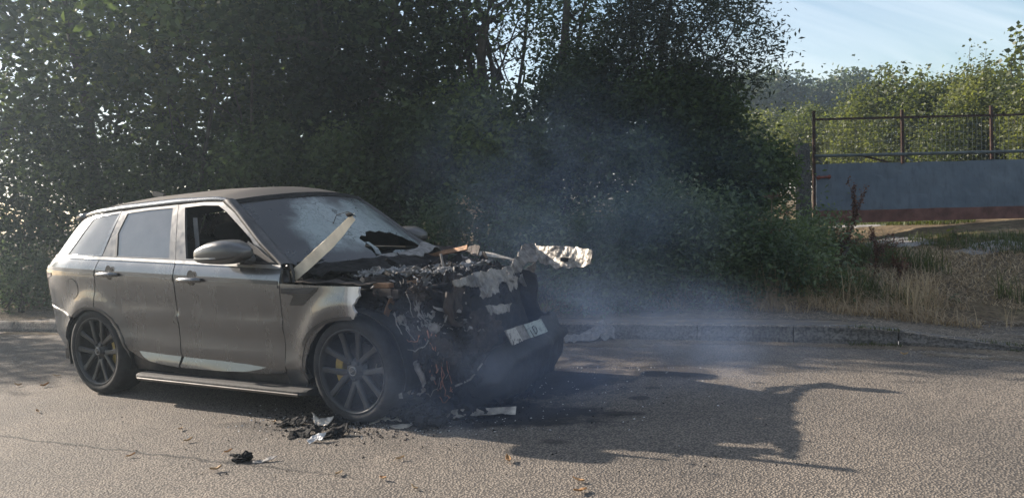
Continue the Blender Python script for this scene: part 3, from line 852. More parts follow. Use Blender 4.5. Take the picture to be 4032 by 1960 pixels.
# side step
V = []; F = []
sec = [(-.90, .236), (-1.015, .236), (-1.045, .226), (-1.048, .205), (-1.03, .190), (-.90, .185)]
xs_ = [-2.30, -2.27, -2.2] + list(np.linspace(-2.1, -.6, 12)) + [-.46, -.40, -.375]
for i, x in enumerate(xs_):
    q = {0: .80, 1: .92, len(xs_) - 1: .8, len(xs_) - 2: .93}.get(i, 1)
    for y, z in sec: V.append((x, -.90 + (y + .90) * q, z - .006 * (x + 1.3) / 1.0 - .002))
ns = len(sec)
for i in range(len(xs_) - 1):
    for j in range(ns): F.append((i * ns + j, i * ns + (j + 1) % ns, (i + 1) * ns + (j + 1) % ns, (i + 1) * ns + j))
F += [tuple(range(ns)), tuple((len(xs_) - 1) * ns + j for j in range(ns))[::-1]]
st = mesh_obj('side_step', V, F, MAT['step'], car, False)
mb = MB(); mb.sheet([(x, -1.052, .209 - .006 * (x + 1.3)) for x in (-2.24, -1.3, -.43)], [(x, -1.040, .190 - .006 * (x + 1.3)) for x in (-2.24, -1.3, -.43)], 20, 2, 0, thick=.008); mb.build('step_edge', MAT['step_edge'], st)
st2 = st.copy(); COL.objects.link(st2); st2.scale = (1, -1, 1)
# door mirror
def mirror_shell(s):
    V = []; F = []
    xsn = [(-1.235, .95), (-1.226, 1.0), (-1.19, 1.03), (-1.12, 1.04), (-1.03, 1.02), (-.95, .94), (-.87, .78), (-.81, .52), (-.79, .2)]
    n = 22
    for x, k in xsn:
        top = float(np.interp(x, [-1.235, -1.14, -1.0, -.9, -.79], [1.268, 1.308, 1.326, 1.315, 1.262])); bot = float(np.interp(x, [-1.235, -1.18, -1.0, -.85, -.79], [1.158, 1.148, 1.143, 1.155, 1.185]))
        cz, hz = (top + bot) / 2, (top - bot) / 2 * min(1, .35 + .72 * k); cy = 1.085; hy = .125 * k
        for j in range(n):
            a = 2 * math.pi * j / n
            ca, sa = math.cos(a), math.sin(a)
            V.append((x, s * (cy + hy * math.copysign(abs(ca) ** .6, ca)), cz + hz * math.copysign(abs(sa) ** .6, sa)))
    for i in range(len(xsn) - 1):
        for j in range(n):
            q = (i * n + j, i * n + (j + 1) % n, (i + 1) * n + (j + 1) % n, (i + 1) * n + j)
            F.append(q if s > 0 else q[::-1])
    e = len(xsn) - 1
    q = tuple(e * n + j for j in range(n)); F.append(q if s > 0 else q[::-1])
    root = empty('door_mirror', (0, 0, 0), parent=car)
    mesh_obj('mirror_shell', V, F, MAT['frame'], root)
    g = [Vector(V[j]) + Vector((.012, 0, 0)) for j in range(n)]; cg = sum(g, Vector()) / n
    mesh_obj('mirror_glass', [cg] + g, [(0, 1 + j, 1 + (j + 1) % n) for j in range(n)], MAT['mirror_glass'], root, False)
    mb = MB()
    mb.sheet([(x, s * y, 1.199) for x, y in ((-1.228, 1.206), (-1.14, 1.215), (-1.03, 1.212), (-.97, 1.19))], [(x, s * y, 1.188) for x, y in ((-1.228, 1.207), (-1.14, 1.216), (-1.03, 1.213), (-.95, 1.18))], 14, 1, 0, thick=.01)
    mb.build('indicator', MAT['satin'], root)
    V = []; F = []                                      # black lower bowl
    for x, k in xsn[:-1]:
        bot = float(np.interp(x, [-1.235, -1.18, -1.0, -.85, -.79], [1.158, 1.148, 1.143, 1.155, 1.185])) - .004
        for j in range(9):
            a = -1 + 2 * j / 8
            V.append((x, s * (1.085 + .127 * min(1.03, k) * a), bot + .045 * abs(a) ** 2.5))
    for i in range(len(xsn) - 2):
        for j in range(8): F.append((i * 9 + j, i * 9 + j + 1, (i + 1) * 9 + j + 1, (i + 1) * 9 + j))
    mesh_obj('mirror_bowl', V, F, MAT['black_trim'], root)
    mb = MB()
    mb.tube([(-.93, s * .95, 1.175), (-.86, s * 1.0, 1.165), (-.90, s * 1.06, 1.18)], [.045, .04, .045], 10)
    mb.sheet([(-.68, s * .935, 1.135), (-.98, s * .93, 1.150)], [(-.90, s * .905, 1.255), (-.985, s * .90, 1.30)], 6, 6, 0, thick=.02)
    mb.build('mirror_arm', MAT['black_trim'], root)
mirror_shell(-1); mirror_shell(1)

# ------------------------------------------------------------------ windscreen, its hole and the rags of glass in it
def screen_map(u, v):
    """u 0..1 from the near to the far pillar, v 0..1 from scuttle to roof."""
    yy = 2 * u - 1
    e = wind_edge(v, 1)
    bow = .17 * (1 - abs(yy) ** 2.2) * (1 - .12 * v)
    return Vector((e.x + bow, yy * e.y, e.z + .045 * v * (1 - yy * yy)))
hole = [(.44, .0), (.455, .10), (.44, .17), (.475, .22), (.465, .29), (.50, .33), (.53, .315), (.56, .37), (.61, .385), (.64, .36), (.69, .375), (.74, .335), (.785, .345), (.83, .29), (.87, .27), (.90, .19), (.935, .16), (.95, .08), (.975, .05), (.985, .0)]
patch('windscreen', [(0.005, 0), *hole, (.996, 0), (.996, .99), (.005, .99)], screen_map, MAT['screen'], car, step=(.05, .05), thick=.006, inward=(-1, 0, -.6))
for pts in ([(.46, .05), (.475, .10), (.49, .17), (.478, .24), (.505, .235), (.515, .12), (.49, .03)],
            [(.60, .0), (.59, .05), (.63, .075), (.70, .06), (.73, .02), (.70, .0)], [(.77, .0), (.79, .06), (.84, .05), (.86, .0)]):
    patch('glass_rag', pts, screen_map, MAT['screen'], car, step=(.05, .05), thick=.006, inward=(-1, 0, -.6))
mb = MB()
mb.sheet([tuple(screen_map(u, 1.0) + Vector((0, 0, .004))) for u in np.linspace(0, 1, 12)], [tuple(screen_map(u, .93) + Vector((0.003, 0, .004))) for u in np.linspace(0, 1, 12)], 24, 2, 0, thick=.004)
mb.build('windscreen_band', MAT['char'], car)

# ------------------------------------------------------------------ cabin
mb = MB()
mb.box((-1.9, 0, .42), (2.9, 1.70, .05)); mb.build('floor_pan', MAT['interior'], car)
mb = MB(); mb.box((-.80, 0, .86), (.40, 1.66, .42), Matrix.Rotation(.2, 3, 'Y')); mb.lump((-.72, -.35, 1.06), (.18, .25, .07), 3); mb.build('dashboard', MAT['interior'], car, True)
def seat(y, x):
    root = empty('seat', (0, 0, 0), parent=car)
    mb = MB(); mb.lump((x, y, .62), (.29, .27, .12), 1, 3, .06); mb.build('cushion', MAT['interior'], root, True)
    mb = MB(); mb.lump((x - .30, y, .93), (.13, .26, .36), 2, 3, .06); mb.build('backrest', MAT['interior'], root, True)
    mb = MB(); mb.lump((x - .36, y, 1.36), (.06, .15, .10), 2, 3, .05); mb.tube([(x - .34, y - .05, 1.2), (x - .36, y - .05, 1.32)], .008, 6); mb.tube([(x - .34, y + .05, 1.2), (x - .36, y + .05, 1.32)], .008, 6); mb.build('headrest', MAT['interior'], root, True)
for y in (-.40, .40): seat(y, -1.42)
root = empty('seat', (0, 0, 0), parent=car)
mb = MB(); mb.lump((-2.35, 0, .62), (.28, .72, .12), 4, 3, .05); mb.build('cushion', MAT['interior'], root, True)
mb = MB(); mb.lump((-2.66, 0, .95), (.13, .72, .36), 5, 3, .05); mb.build('backrest', MAT['interior'], root, True)
mb = MB()
mb.tube([(-1.02 + .06 * math.sin(a), -.40 + .19 * math.cos(a), 1.04 + .17 * math.sin(a)) for a in np.linspace(0, 2 * math.pi, 25)], .014, 8, False)
mb.tube([(-1.02, -.58, 1.04), (-.97, -.40, 1.02), (-1.02, -.22, 1.04)], .015, 6); mb.tube([(-.97, -.40, 1.02), (-.80, -.40, .98)], .025, 8)
mb.build('steering_wheel', MAT['interior'], car, True)
mb = MB(); mb.sheet([(-1.72, -.80, 1.50), (-1.66, -.84, 1.05), (-1.64, -.86, .70)], [(-1.67, -.80, 1.50), (-1.61, -.84, 1.05), (-1.59, -.86, .70)], 12, 1, .004, thick=.003); mb.build('seat_belt', MAT['belt'], car)
V = []; F = []
for i in range(13):
    x = -3.45 + 2.05 * i / 12
    for j in range(9):
        yy = -1 + 2 * j / 8; e = rail_pt(max(-3.4, min(-1.32, x)), 1)
        V.append((x, yy * e.y * .96, e.z - .04 + .07 * (1 - yy * yy)))
for i in range(12):
    for j in range(8): F.append((i * 9 + j, i * 9 + j + 1, (i + 1) * 9 + j + 1, (i + 1) * 9 + j))
mesh_obj('headlining', V, F, MAT['interior'], car)
# inner skins so that no daylight leaks through the doors
for s in (-1, 1):
    mb = MB(); mb.sheet([(-.62, s * .90, 1.09), (-3.70, s * .72, 1.2)], [(-.62, s * .88, .42), (-3.70, s * .72, .42)], 12, 6, 0, thick=.01); mb.build('door_lining', MAT['interior'], car)
mb = MB(); mb.box((-1.9, 0, .30), (3.6, 1.55, .10)); mb.box((-.55, 0, .70), (.05, 1.66, .86)); mb.build('underbody', MAT['char'], car)

# ------------------------------------------------------------------ wheels
def wheel(hx, hz, s, flat, burnt, name='wheel', steer=0.0):
    root = empty(name, (hx, 0, hz), parent=car)
    root.location = (hx, s * .955, hz); root.rotation_euler = (0, 0, steer)
    RO = .385 if not flat else .372
    mb = MB()
    prof = [(.292, 0), (.300, .006), (.325, .016), (.350, .014), (RO - .012, -.008), (RO - .001, -.035), (RO, -.10), (RO, -.19), (RO - .001, -.235), (RO - .02, -.262), (.33, -.27), (.292, -.255), (.285, -.13)]
    if flat: prof = [(.292, 0), (.300, .004), (.318, .012), (.340, .010), (RO - .015, -.004), (RO - .003, -.03), (RO, -.10), (RO, -.19), (RO - .001, -.235), (RO - .02, -.262), (.33, -.27), (.292, -.255), (.285, -.13)]
    prof = [(r, s * y) for r, y in prof]
    mb.lathe(prof, (0, 0, 0), 56, closed=True)
    for v in mb.V:
        lim = -hz + .004
        if v.z < lim + .03:
            k = (lim + .03 - v.z); v.z = max(lim, v.z)
            v.y *= 1 + .9 * k * (1 if abs(v.y) > .1 else .2)
    mb.build('tyre', MAT['tyre'], root, True)
    mb = MB()
    mb.lathe([(.296, s * -.002), (.298, s * .006), (.290, s * .008), (.280, s * -.002), (.272, s * -.02), (.268, s * -.20), (.274, s * -.24)], (0, 0, 0), 56)
    mb.build('rim', MAT['rim'], root, True)
    mb = MB(); mb.lathe([(.266, s * -.02), (.262, s * -.20), (.05, s * -.215)], (0, 0, 0), 40); mb.build('rim_barrel', MAT['rim_inner'], root, True)
    mb = MB(); mb.lathe([(.04, s * -.115), (.185, s * -.115), (.187, s * -.125), (.187, s * -.14), (.04, s * -.14)], (0, 0, 0), 40); mb.build('brake_disc', MAT['disc'], root, True)
    mb = MB()
    for a in np.linspace(R(155), R(215), 6)[:-1]:
        am = a + R(6.2)
        mb.box((.172 * math.cos(am), s * -.095, .172 * math.sin(am)), (.062, .060, .044), Matrix.Rotation(-am, 3, 'Y'))
    if burnt is False:
        mb.V = [Vector((-v.x, v.y, v.z)) for v in mb.V]; mb.F = [f[::-1] for f in mb.F]
    mb.build('brake_caliper', MAT['caliper'], root)
    # five double spokes
    for k in range(5):
        th = math.pi / 2 + k * 2 * math.pi / 5 + (.05 if burnt else 0)
        for d in (-1, 1):
            V = []; F = []
            # (radius, angle off the spoke's axis, half width, face y, depth)
            prof_ = [(.045, .52, .020, -.040, .045), (.090, .47, .021, -.026, .042), (.130, .405, .0215, -.020, .038), (.175, .345, .0215, -.017, .034), (.225, .300, .022, -.014, .030), (.277, .285, .027, -.008, .028)]
            for r, an, hw, fy, dp in prof_:
                a = th + d * an
                rad = Vector((math.cos(a), 0, math.sin(a))); tan = Vector((-math.sin(a), 0, math.cos(a)))
                c = rad * r
                f_ = s * fy
                for q, y in ((-hw, f_ - s * .008), (-hw * .55, f_), (hw * .55, f_), (hw, f_ - s * .008), (hw * .8, f_ - s * dp), (-hw * .8, f_ - s * dp)):
                    V.append(c + tan * q + Vector((0, y, 0)))
            for i in range(len(prof_) - 1):
                for j in range(6): F.append((i * 6 + j, i * 6 + (j + 1) % 6, (i + 1) * 6 + (j + 1) % 6, (i + 1) * 6 + j))
            F += [tuple(range(6)), tuple((len(prof_) - 1) * 6 + j for j in range(6))]
            bm = bmesh.new(); vv = [bm.verts.new(v) for v in V]
            for f in F: bm.faces.new([vv[i] for i in f])
            bmesh.ops.recalc_face_normals(bm, faces=bm.faces[:])
            bm_obj('spoke', bm, MAT['rim'], root, False)
    mb = MB(); mb.lathe([(.0005, s * -.020), (.030, s * -.021), (.060, s * -.030), (.082, s * -.048), (.085, s * -.09)], (0, 0, 0), 32); mb.build('hub', MAT['rim'], root, True)
    for k in range(5):
        a = math.pi / 2 + math.pi / 5 + k * 2 * math.pi / 5
        mb = MB(); mb.lathe([(.0005, s * -.016), (.012, s * -.017), (.013, s * -.05)], (.062 * math.cos(a), 0, .062 * math.sin(a)), 10)
        mb.build('wheel_nut', MAT['rim_inner'], root, True)
    mb = MB(); mb.lathe([(.0005, s * -.006), (.024, s * -.007), (.0265, s * -.009)], (0, 0, 0), 24); mb.build('centre_cap', MAT['black_trim'], root, True)
    mb = MB(); mb.lathe([(.0265, s * -.008), (.0295, s * -.0045), (.0325, s * -.009), (.031, s * -.02)], (0, 0, 0), 28); mb.build('cap_ring', MAT['satin'], root, True)
    if s < 0:
        cu = bpy.data.curves.new('cap_text', 'FONT'); cu.body = 'Rover'; cu.size = .016; cu.align_x = 'CENTER'; cu.align_y = 'CENTER'; cu.extrude = .0005
        tmp = bpy.data.objects.new('cap_text', cu)
        me = bpy.data.meshes.new_from_object(tmp); bpy.data.objects.remove(tmp)
        o = link_mesh('cap_lettering', me, MAT['satin'], root, False)
        o.location = (0, .0035, 0); o.rotation_euler = (R(90), R(-28), 0)
    return root
wheel(RW[0], RW[1], -1, False, False); wheel(FWH[0], .374, -1, True, True)
wheel(RW[0], RW[1], 1, False, False); wheel(FWH[0], .374, 1, True, True)
# wheel housings
for hx, hz in (RW, FWH):
    for s in (-1, 1):
        if hx == 0 and s == 1: continue
        mb = MB()
        A = [(hx + .455 * math.cos(a), s * .935, hz + .40 * math.sin(a)) for a in np.linspace(-.35, math.pi + .35, 22)]
        B = [(hx + .455 * math.cos(a), s * .58, hz + .40 * math.sin(a)) for a in np.linspace(-.35, math.pi + .35, 22)]
        mb.sheet(A, B, 30, 6, .004 if hx else .02, thick=.012); mb.box((hx, s * .56, .5), (.95, .03, .75))
        mb.build('wheel_housing', MAT['interior'], car, True)
both('arch_lip', [(-2.485 - .0, .34)] + [(RW[0] + .452 * math.cos(a), RW[1] + .398 * math.sin(a)) for a in np.linspace(.05, 2.25, 20)] + [(RW[0] + .424 * math.cos(a), RW[1] + .372 * math.sin(a)) for a in np.linspace(2.25, .05, 20)], MAT['sill'], off=.004, thick=.04)
patch('arch_lip', [(FWH[0] + .475 * math.cos(a), FWH[1] + .372 * math.sin(a)) for a in np.linspace(1.45, 3.45, 20)] + [(FWH[0] + .445 * math.cos(a), FWH[1] + .345 * math.sin(a)) for a in np.linspace(3.45, 1.45, 20)], side_map(-1, .004), MAT['sill'], car, inward=(0, 1, 0), thick=.04)
# ------------------------------------------------------------------ the burnt-out front end
rnd = random.Random(5)
MAT['ash_dull'] = simple('grey_white_ash', (0.19, 0.189, 0.188), 0.95, var=0.8, scale=16, bmp=0.9)
mb = MB()
mb.sheet([(-.45, -.80, 1.02), (-.40, 0, 1.06), (-.45, .80, 1.02)], [(-.40, -.80, .25), (-.36, 0, .25), (-.40, .80, .25)], 20, 10, .035, 5, 1, .02)
mb.build('bulkhead', MAT['char'], car)
mb = MB()
mb.sheet([(-.60, -.80, 1.10), (-.33, -.4, 1.10), (-.28, 0, 1.10), (-.33, .4, 1.11), (-.60, .80, 1.13)], [(-.35, -.80, 1.02), (-.12, -.4, 1.03), (-.06, 0, 1.02), (-.12, .4, 1.03), (-.35, .80, 1.05)], 40, 8, .045, 5, 2, .012)
mb.build('scuttle', MAT['char'], car)
mb = MB(); mb.sheet([(-.50, -.15, 1.10), (-.28, .25, 1.15), (-.42, .55, 1.18), (-.56, .80, 1.13)], [(-.36, -.15, 1.08), (-.17, .2, 1.10), (-.25, .52, 1.13), (-.44, .80, 1.09)], 30, 6, .03, 7, 4, .008, .3); mb.build('melted_scuttle_cover', MAT['greywire'], car)
# inner wings, strut towers
for s in (-1, 1):
    mb = MB(); mb.sheet([(-.40, s * .70, .99), (.2, s * .70, .97), (.62, s * .66, .90)], [(-.40, s * .74, .62), (.2, s * .76, .60), (.66, s * .66, .42)], 24, 8, .03, 6, 6 + s, .016)
    mb.sheet([(-.5, s * .79, .94), (-.1, s * .79, .94), (.16, s * .78, .93)], [(-.5, s * .88, .95), (-.1, s * .88, .94), (.10, s * .86, .92)], 20, 4, .012, 9, 3, .02, .3); mb.build('inner_wing', MAT['char'], car)
    mb = MB(); mb.lathe([(.0, 0), (.10, 0), (.11, -.03), (.12, -.25)], (0, 0, 0), 18)
    mb.V = [Vector((-.02 + v.x, s * .58 + v.z, 1.0 + v.y)) for v in mb.V]; mb.build('strut_tower', MAT['char_warm'], car)
# engine, ancillaries and the collapsed heap round them: one lump per piece
heap = [((.10, .05, .72), (.34, .30, .27), 'engine_block', 'char'), ((-.15, .0, .88), (.20, .34, .12), 'engine_cover', 'char'), ((.15, -.45, .80), (.16, .13, .15), 'burnt_battery', 'char'), ((.12, .45, .82), (.16, .14, .14), 'burnt_airbox', 'char'),
        ((.48, -.30, .74), (.10, .26, .22), 'radiator_fan', 'char'), ((.46, .30, .74), (.10, .26, .24), 'radiator_fan', 'char'), ((.42, -.60, .62), (.12, .10, .14), 'burnt_reservoir', 'char'), ((.30, -.66, .45), (.16, .10, .18), 'burnt_arch_liner', 'char'),
        ((.50, -.62, .36), (.16, .13, .20), 'burnt_arch_liner', 'char'), ((.60, -.40, .30), (.16, .26, .18), 'melted_intake', 'char'), ((.62, .05, .32), (.15, .35, .18), 'melted_intake', 'char'), ((.30, 0, .34), (.40, .5, .12), 'gearbox', 'char'), ((.70, -.35, .58), (.06, .22, .14), 'headlamp_shell', 'char_warm')]
for i, (c, s_, nm, mt_) in enumerate(heap):
    mb = MB(); mb.lump(c, s_, i + 2, 5, .42, 3.4); mb.build(nm, MAT[mt_], car)
for i in range(26):
    c = (rnd.uniform(-.25, .48), rnd.uniform(-.66, .66), rnd.uniform(.86, .96)); k = rnd.uniform(.04, .11)
    mb = MB(); mb.lump(c, (k * rnd.uniform(.8, 1.6), k * rnd.uniform(.8, 1.6), k * rnd.uniform(.6, 1.1)), i + 40, 4, .75, 2.6); mb.build('charred_lump', MAT[rnd.choice(['char', 'char', 'char', 'char_warm', 'greywire'])], car)
for i in range(22):                                     # the burnt face towards the camera
    c = (rnd.uniform(.12, .72), rnd.uniform(-.82, -.66), rnd.uniform(.32, .92)); k = rnd.uniform(.03, .085)
    mb = MB(); mb.lump(c, (k * rnd.uniform(.7, 1.6), k * .8, k * rnd.uniform(.7, 1.6)), i + 80, 4, .75, 2.6); mb.build('charred_lump', MAT[rnd.choice(['char', 'char', 'char_warm', 'char'])], car)
# pale ash flakes lying along the top of the engine
def flakes(name, spots, mat, n, size, seed, parent=car, flat=.5):
    r = random.Random(seed); mb = MB()
    for _ in range(n):
        c, sp = r.choice(spots)
        p = Vector(c) + Vector((r.gauss(0, sp[0]), r.gauss(0, sp[1]), r.gauss(0, sp[2])))
        k = size * r.uniform(.4, 1.5)
        ax = Vector((r.uniform(-1, 1), r.uniform(-1, 1), r.uniform(-flat, flat))).normalized(); up = Vector((r.uniform(-flat, flat), r.uniform(-flat, flat), 1)).normalized(); bx = ax.cross(up).normalized()
        pts = []
        for j in range(6):
            a = j * math.pi / 3; q = k * r.uniform(.45, 1.1)
            pts.append(p + ax * q * math.cos(a) + bx * q * math.sin(a) + up * r.uniform(-.3, .3) * k)
        V = [p + up * .25 * k] + pts + [q_ - up * .006 for q_ in pts] + [p - up * .004]
        F = [(0, 1 + j, 1 + (j + 1) % 6) for j in range(6)] + [(1 + j, 7 + j, 7 + (j + 1) % 6, 1 + (j + 1) % 6) for j in range(6)] + [(13, 7 + (j + 1) % 6, 7 + j) for j in range(6)]
        mb.add(V, F)
    o = mb.build(name, mat, parent); o['kind'] = 'stuff'; return o
flakes('ash_crust', [((-.20, -.52, 1.02), (.10, .05, .010)), ((-.08, -.58, 1.03), (.07, .05, .012)), ((.10, -.50, 1.03), (.09, .06, .014)), ((.30, -.42, 1.03), (.09, .06, .014)), ((.45, -.45, 1.02), (.05, .05, .012)), ((-.1, -.1, 1.02), (.15, .2, .02))], MAT['ash_dull'], 340, .008, 3)
for i, (x, y, L_, w_, rz) in enumerate(((-.22, -.54, .17, .07, .2), (-.05, -.60, .16, .06, -.1), (.08, -.47, .22, .07, .3), (.27, -.45, .24, .10, -.2), (.42, -.42, .16, .08, .5), (-.02, -.20, .18, .08, .9), (.2, -.1, .16, .07, -.6), (.35, .15, .18, .08, .2))):
    mb = MB(); dx, dy = math.cos(rz), math.sin(rz)
    mb.sheet([(x - dx * L_ / 2 - dy * w_ / 2, y - dy * L_ / 2 + dx * w_ / 2, 1.035), (x + dx * L_ / 2 - dy * w_ / 2, y + dy * L_ / 2 + dx * w_ / 2, 1.03)], [(x - dx * L_ / 2 + dy * w_ / 2, y - dy * L_ / 2 - dx * w_ / 2, 1.01), (x + dx * L_ / 2 + dy * w_ / 2, y + dy * L_ / 2 - dx * w_ / 2, 1.01)], 26, 12, .045, 12, 50 + i, .005, .7)
    mb.build('ash_flake', MAT['ash_dull'], car)
# bent brackets, rods and pipes sticking out of the heap
br = random.Random(77)
for i in range(58):
    if i < 26: c = Vector((br.uniform(-.30, .45), br.uniform(-.62, .66), br.uniform(.95, 1.02)))
    else: c = Vector((br.uniform(.14, .74), br.uniform(-.80, -.58), br.uniform(.25, .95)))
    d = Vector((br.gauss(0, 1), br.gauss(0, .6), br.gauss(0, .7))).normalized() * br.uniform(.06, .20)
    k = br.gauss(0, .04); mid = Vector((br.gauss(0, .03), br.gauss(0, .02), br.gauss(0, .03)))
    mb = MB(); mt_ = br.choice(['char', 'char', 'char', 'char_warm', 'rust', 'greywire', 'alu_burnt'])
    if i % 3 == 0: mb.tube([c - d, c + mid, c + d], [br.uniform(.006, .016)] * 3, 7); nm = 'burnt_pipe'
    elif i % 3 == 1:
        s_ = d.cross(Vector((br.gauss(0, 1), br.gauss(0, 1), br.gauss(0, 1)))).normalized() * br.uniform(.012, .035)
        mb.sheet([c - d + s_, c + mid + s_, c + d + s_], [c - d - s_, c + mid - s_, c + d - s_ * .4], 12, 4, .010, 14, i, .005, .2); nm = 'bent_bracket'
    else: mb.sheet([c - d * .6, c + mid], [c + d * .2 + Vector((0, 0, .05)), c + d * .7], 12, 8, .030, 12, i, .005, .5); nm = 'torn_metal_scrap'
    mb.build(nm, MAT[mt_], car)
flakes('ash_flakes', [((.45, -.76, .80), (.12, .05, .10)), ((.55, -.70, .60), (.10, .07, .10)), ((.40, -.80, .35), (.08, .05, .10)), ((.65, -.5, .70), (.08, .15, .08)), ((.3, 0, 1.0), (.2, .4, .03))], MAT['greywire'], 160, .020, 4, flat=1.2)
# the bonnet's hinge strip, still standing by the near pillar
mb = MB()
a0, a1 = Vector((-.640, -.850, 1.074)), Vector((-.02, -.840, 1.465))
d = (a1 - a0).normalized(); nn = Vector((d.z, 0, -d.x))          # down across the face
for w0, w1, yo0, yo1 in ((0, .022, .045, 0.0), (.022, .098, 0, .016)):
    A = [a0.lerp(a1, t_) + nn * w0 * (1 - .35 * max(0, t_ - .7) / .3) + Vector((0, yo0, 0)) for t_ in np.linspace(0, 1, 9)]
    B = [a0.lerp(a1, t_) + nn * w1 * (1 - .45 * max(0, t_ - .65) / .35) + Vector((0, yo1, 0)) for t_ in np.linspace(0, 1, 9)]
    mb.sheet(A, B, 30, 3, .004, 6, 1, .005)
MAT['cream'] = simple('cream_bare_strip', (.78, .70, .56), .45, .15, var=.22, scale=7, bmp=.2)
mb.build('bonnet_hinge_strip', MAT['cream'], car)
mb = MB(); mb.lump((-.03, -.84, 1.455), (.035, .02, .016), 3, 2, .4); mb.tube([(-.18, -.845, 1.40), (-.14, -.85, 1.46), (-.04, -.84, 1.478), (.02, -.83, 1.44)], .003, 5); mb.build('charred_strip_end', MAT['char'], car)
mb = MB(); mb.sheet([(-.60, -.905, 1.07), (-.66, -.89, 1.10)], [(-.585, -.90, .99), (-.62, -.93, .99)], 6, 6, .004, thick=.02); mb.tube([(-.645, -.86, 1.10), (-.60, -.87, 1.11), (-.575, -.87, 1.06), (-.57, -.88, .985)], .012, 8); mb.build('door_seal', MAT['black_trim'], car)
mb = MB(); mb.sheet([(-.58, -.86, .99), (-.2, -.86, .975), (.12, -.85, .966)], [(-.58, -.78, 1.0), (-.2, -.78, .985), (.12, -.77, .97)], 24, 3, .012, 8, 3, .006, .3); mb.build('wing_top_flange', MAT['char_warm'], car)
mb = MB(); mb.box((.20, -.80, .955), (.14, .05, .03)); mb.build('scorched_box', MAT['rust'], car)
mb = MB(); mb.box((.22, -.83, .91), (.16, .03, .05)); mb.box((.33, -.82, .90), (.05, .04, .06)); mb.build('relay_carrier', MAT['char_warm'], car)
# the crumpled bonnet front: a long folded strip, a raised knuckle and a bright plate bent forward at the far end
mb = MB()
A = [(.74, -.726, .985), (.70, -.531, .990), (.66, -.342, .996), (.58, .023, .984), (.50, .441, .980), (.40, .756, 1.030), (.32, .971, 1.098), (.30, 1.077, 1.122), (.34, 1.152, 1.118)]
B = [(.74, -.714, .950), (.72, -.536, .930), (.70, -.35, .898), (.62, .073, .875), (.54, .46, .878), (.46, .757, .950), (.44, .884, .980), (.44, .998, 1.000), (.46, 1.074, .998)]
mb.sheet(A, B, 90, 14, .020, 9, 5, .008, .28)
mb.build('crumpled_bonnet_edge', MAT['alu_burnt'], car)
mb = MB()
mb.sheet([(.36, 1.16, 1.112), (.45, 1.103, 1.090), (.58, 1.06, 1.090), (.70, 1.056, 1.086), (.82, 1.046, 1.080), (1.0, .958, 1.056)], [(.44, .998, 1.003), (.50, 1.037, .938), (.60, 1.002, .914), (.71, .955, .913), (.86, .985, .911), (1.0, .945, .943)], 60, 20, .011, 17, 7, .008, .16)
corner = mb.build('bright_bonnet_corner', MAT['alu_bright'], car)
mb = MB(); mb.sheet([(.69, 1.0, .998), (.76, 1.012, .993)], [(.69, 1.0, .966), (.76, 1.008, .956)], 6, 4, .004, thick=.05); mb.build('torn_hole', MAT['char'], corner)
for A, B, sd in (([(.69, -.333, .908), (.63, .056, .885)], [(.72, -.375, .807), (.67, -.018, .82)], 9), ([(.58, .236, .90), (.54, .471, .89)], [(.60, .266, .791), (.57, .43, .815)], 11), ([(.50, .561, .875), (.44, .994, .966)], [(.52, .631, .798), (.47, .93, .897)], 13),
                ([(.72, -.70, .943), (.72, -.568, .92)], [(.72, -.706, .738), (.72, -.641, .728)], 15), ([(.76, -.395, .762), (.74, .016, .734)], [(.78, -.361, .693), (.76, -.043, .678)], 17)):
    mb = MB(); mb.sheet(A, B, 22, 14, .020, 9, sd, .006, .35); mb.build('torn_metal_flap', MAT['char_warm'] if sd == 15 else MAT['alu_burnt'], car)
# bonnet rails and far wing edge
mb = MB(); mb.sheet([(-.50, .45, 1.045), (-.15, .48, 1.115), (.12, .42, 1.155)], [(-.46, .42, 1.015), (-.12, .44, 1.085), (.14, .38, 1.12)], 20, 3, .006, 6, 2, .012); mb.build('bonnet_stay', MAT['rust'], car)
mb = MB(); mb.sheet([(-.02, .72, 1.095), (.2, .72, 1.06), (.38, .72, 1.012)], [(.0, .66, 1.06), (.2, .66, 1.035), (.38, .71, 1.008)], 20, 4, .006, 7, 3, .008); mb.build('far_wing_edge', MAT['alu_pale'], car)
mb = MB(); mb.sheet([(-.55, .78, 1.15), (-.35, .78, 1.13), (-.1, .75, 1.125), (.12, .6, 1.14)], [(-.52, .70, 1.10), (-.30, .70, 1.09), (-.05, .66, 1.08), (.12, .55, 1.06)], 24, 5, .02, 7, 6, .01, .3); mb.build('bonnet_remnant', MAT['char_warm'], car)
# radiator panel and headlamp carcass
mb = MB(); mb.sheet([(.62, -.60, .30), (.66, 0, .30), (.60, .58, .30)], [(.60, -.60, .86), (.63, 0, .80), (.52, .58, .70)], 34, 16, .05, 6, 9, .02, .35); mb.build('radiator_panel', MAT['char'], car)
mb = MB(); mb.tube([(.70, -.72, .90), (.69, -.74, .80), (.70, -.72, .70), (.74, -.66, .66)], [.03, .035, .025, .015], 8); mb.build('headlamp_bracket', MAT['char_warm'], car)
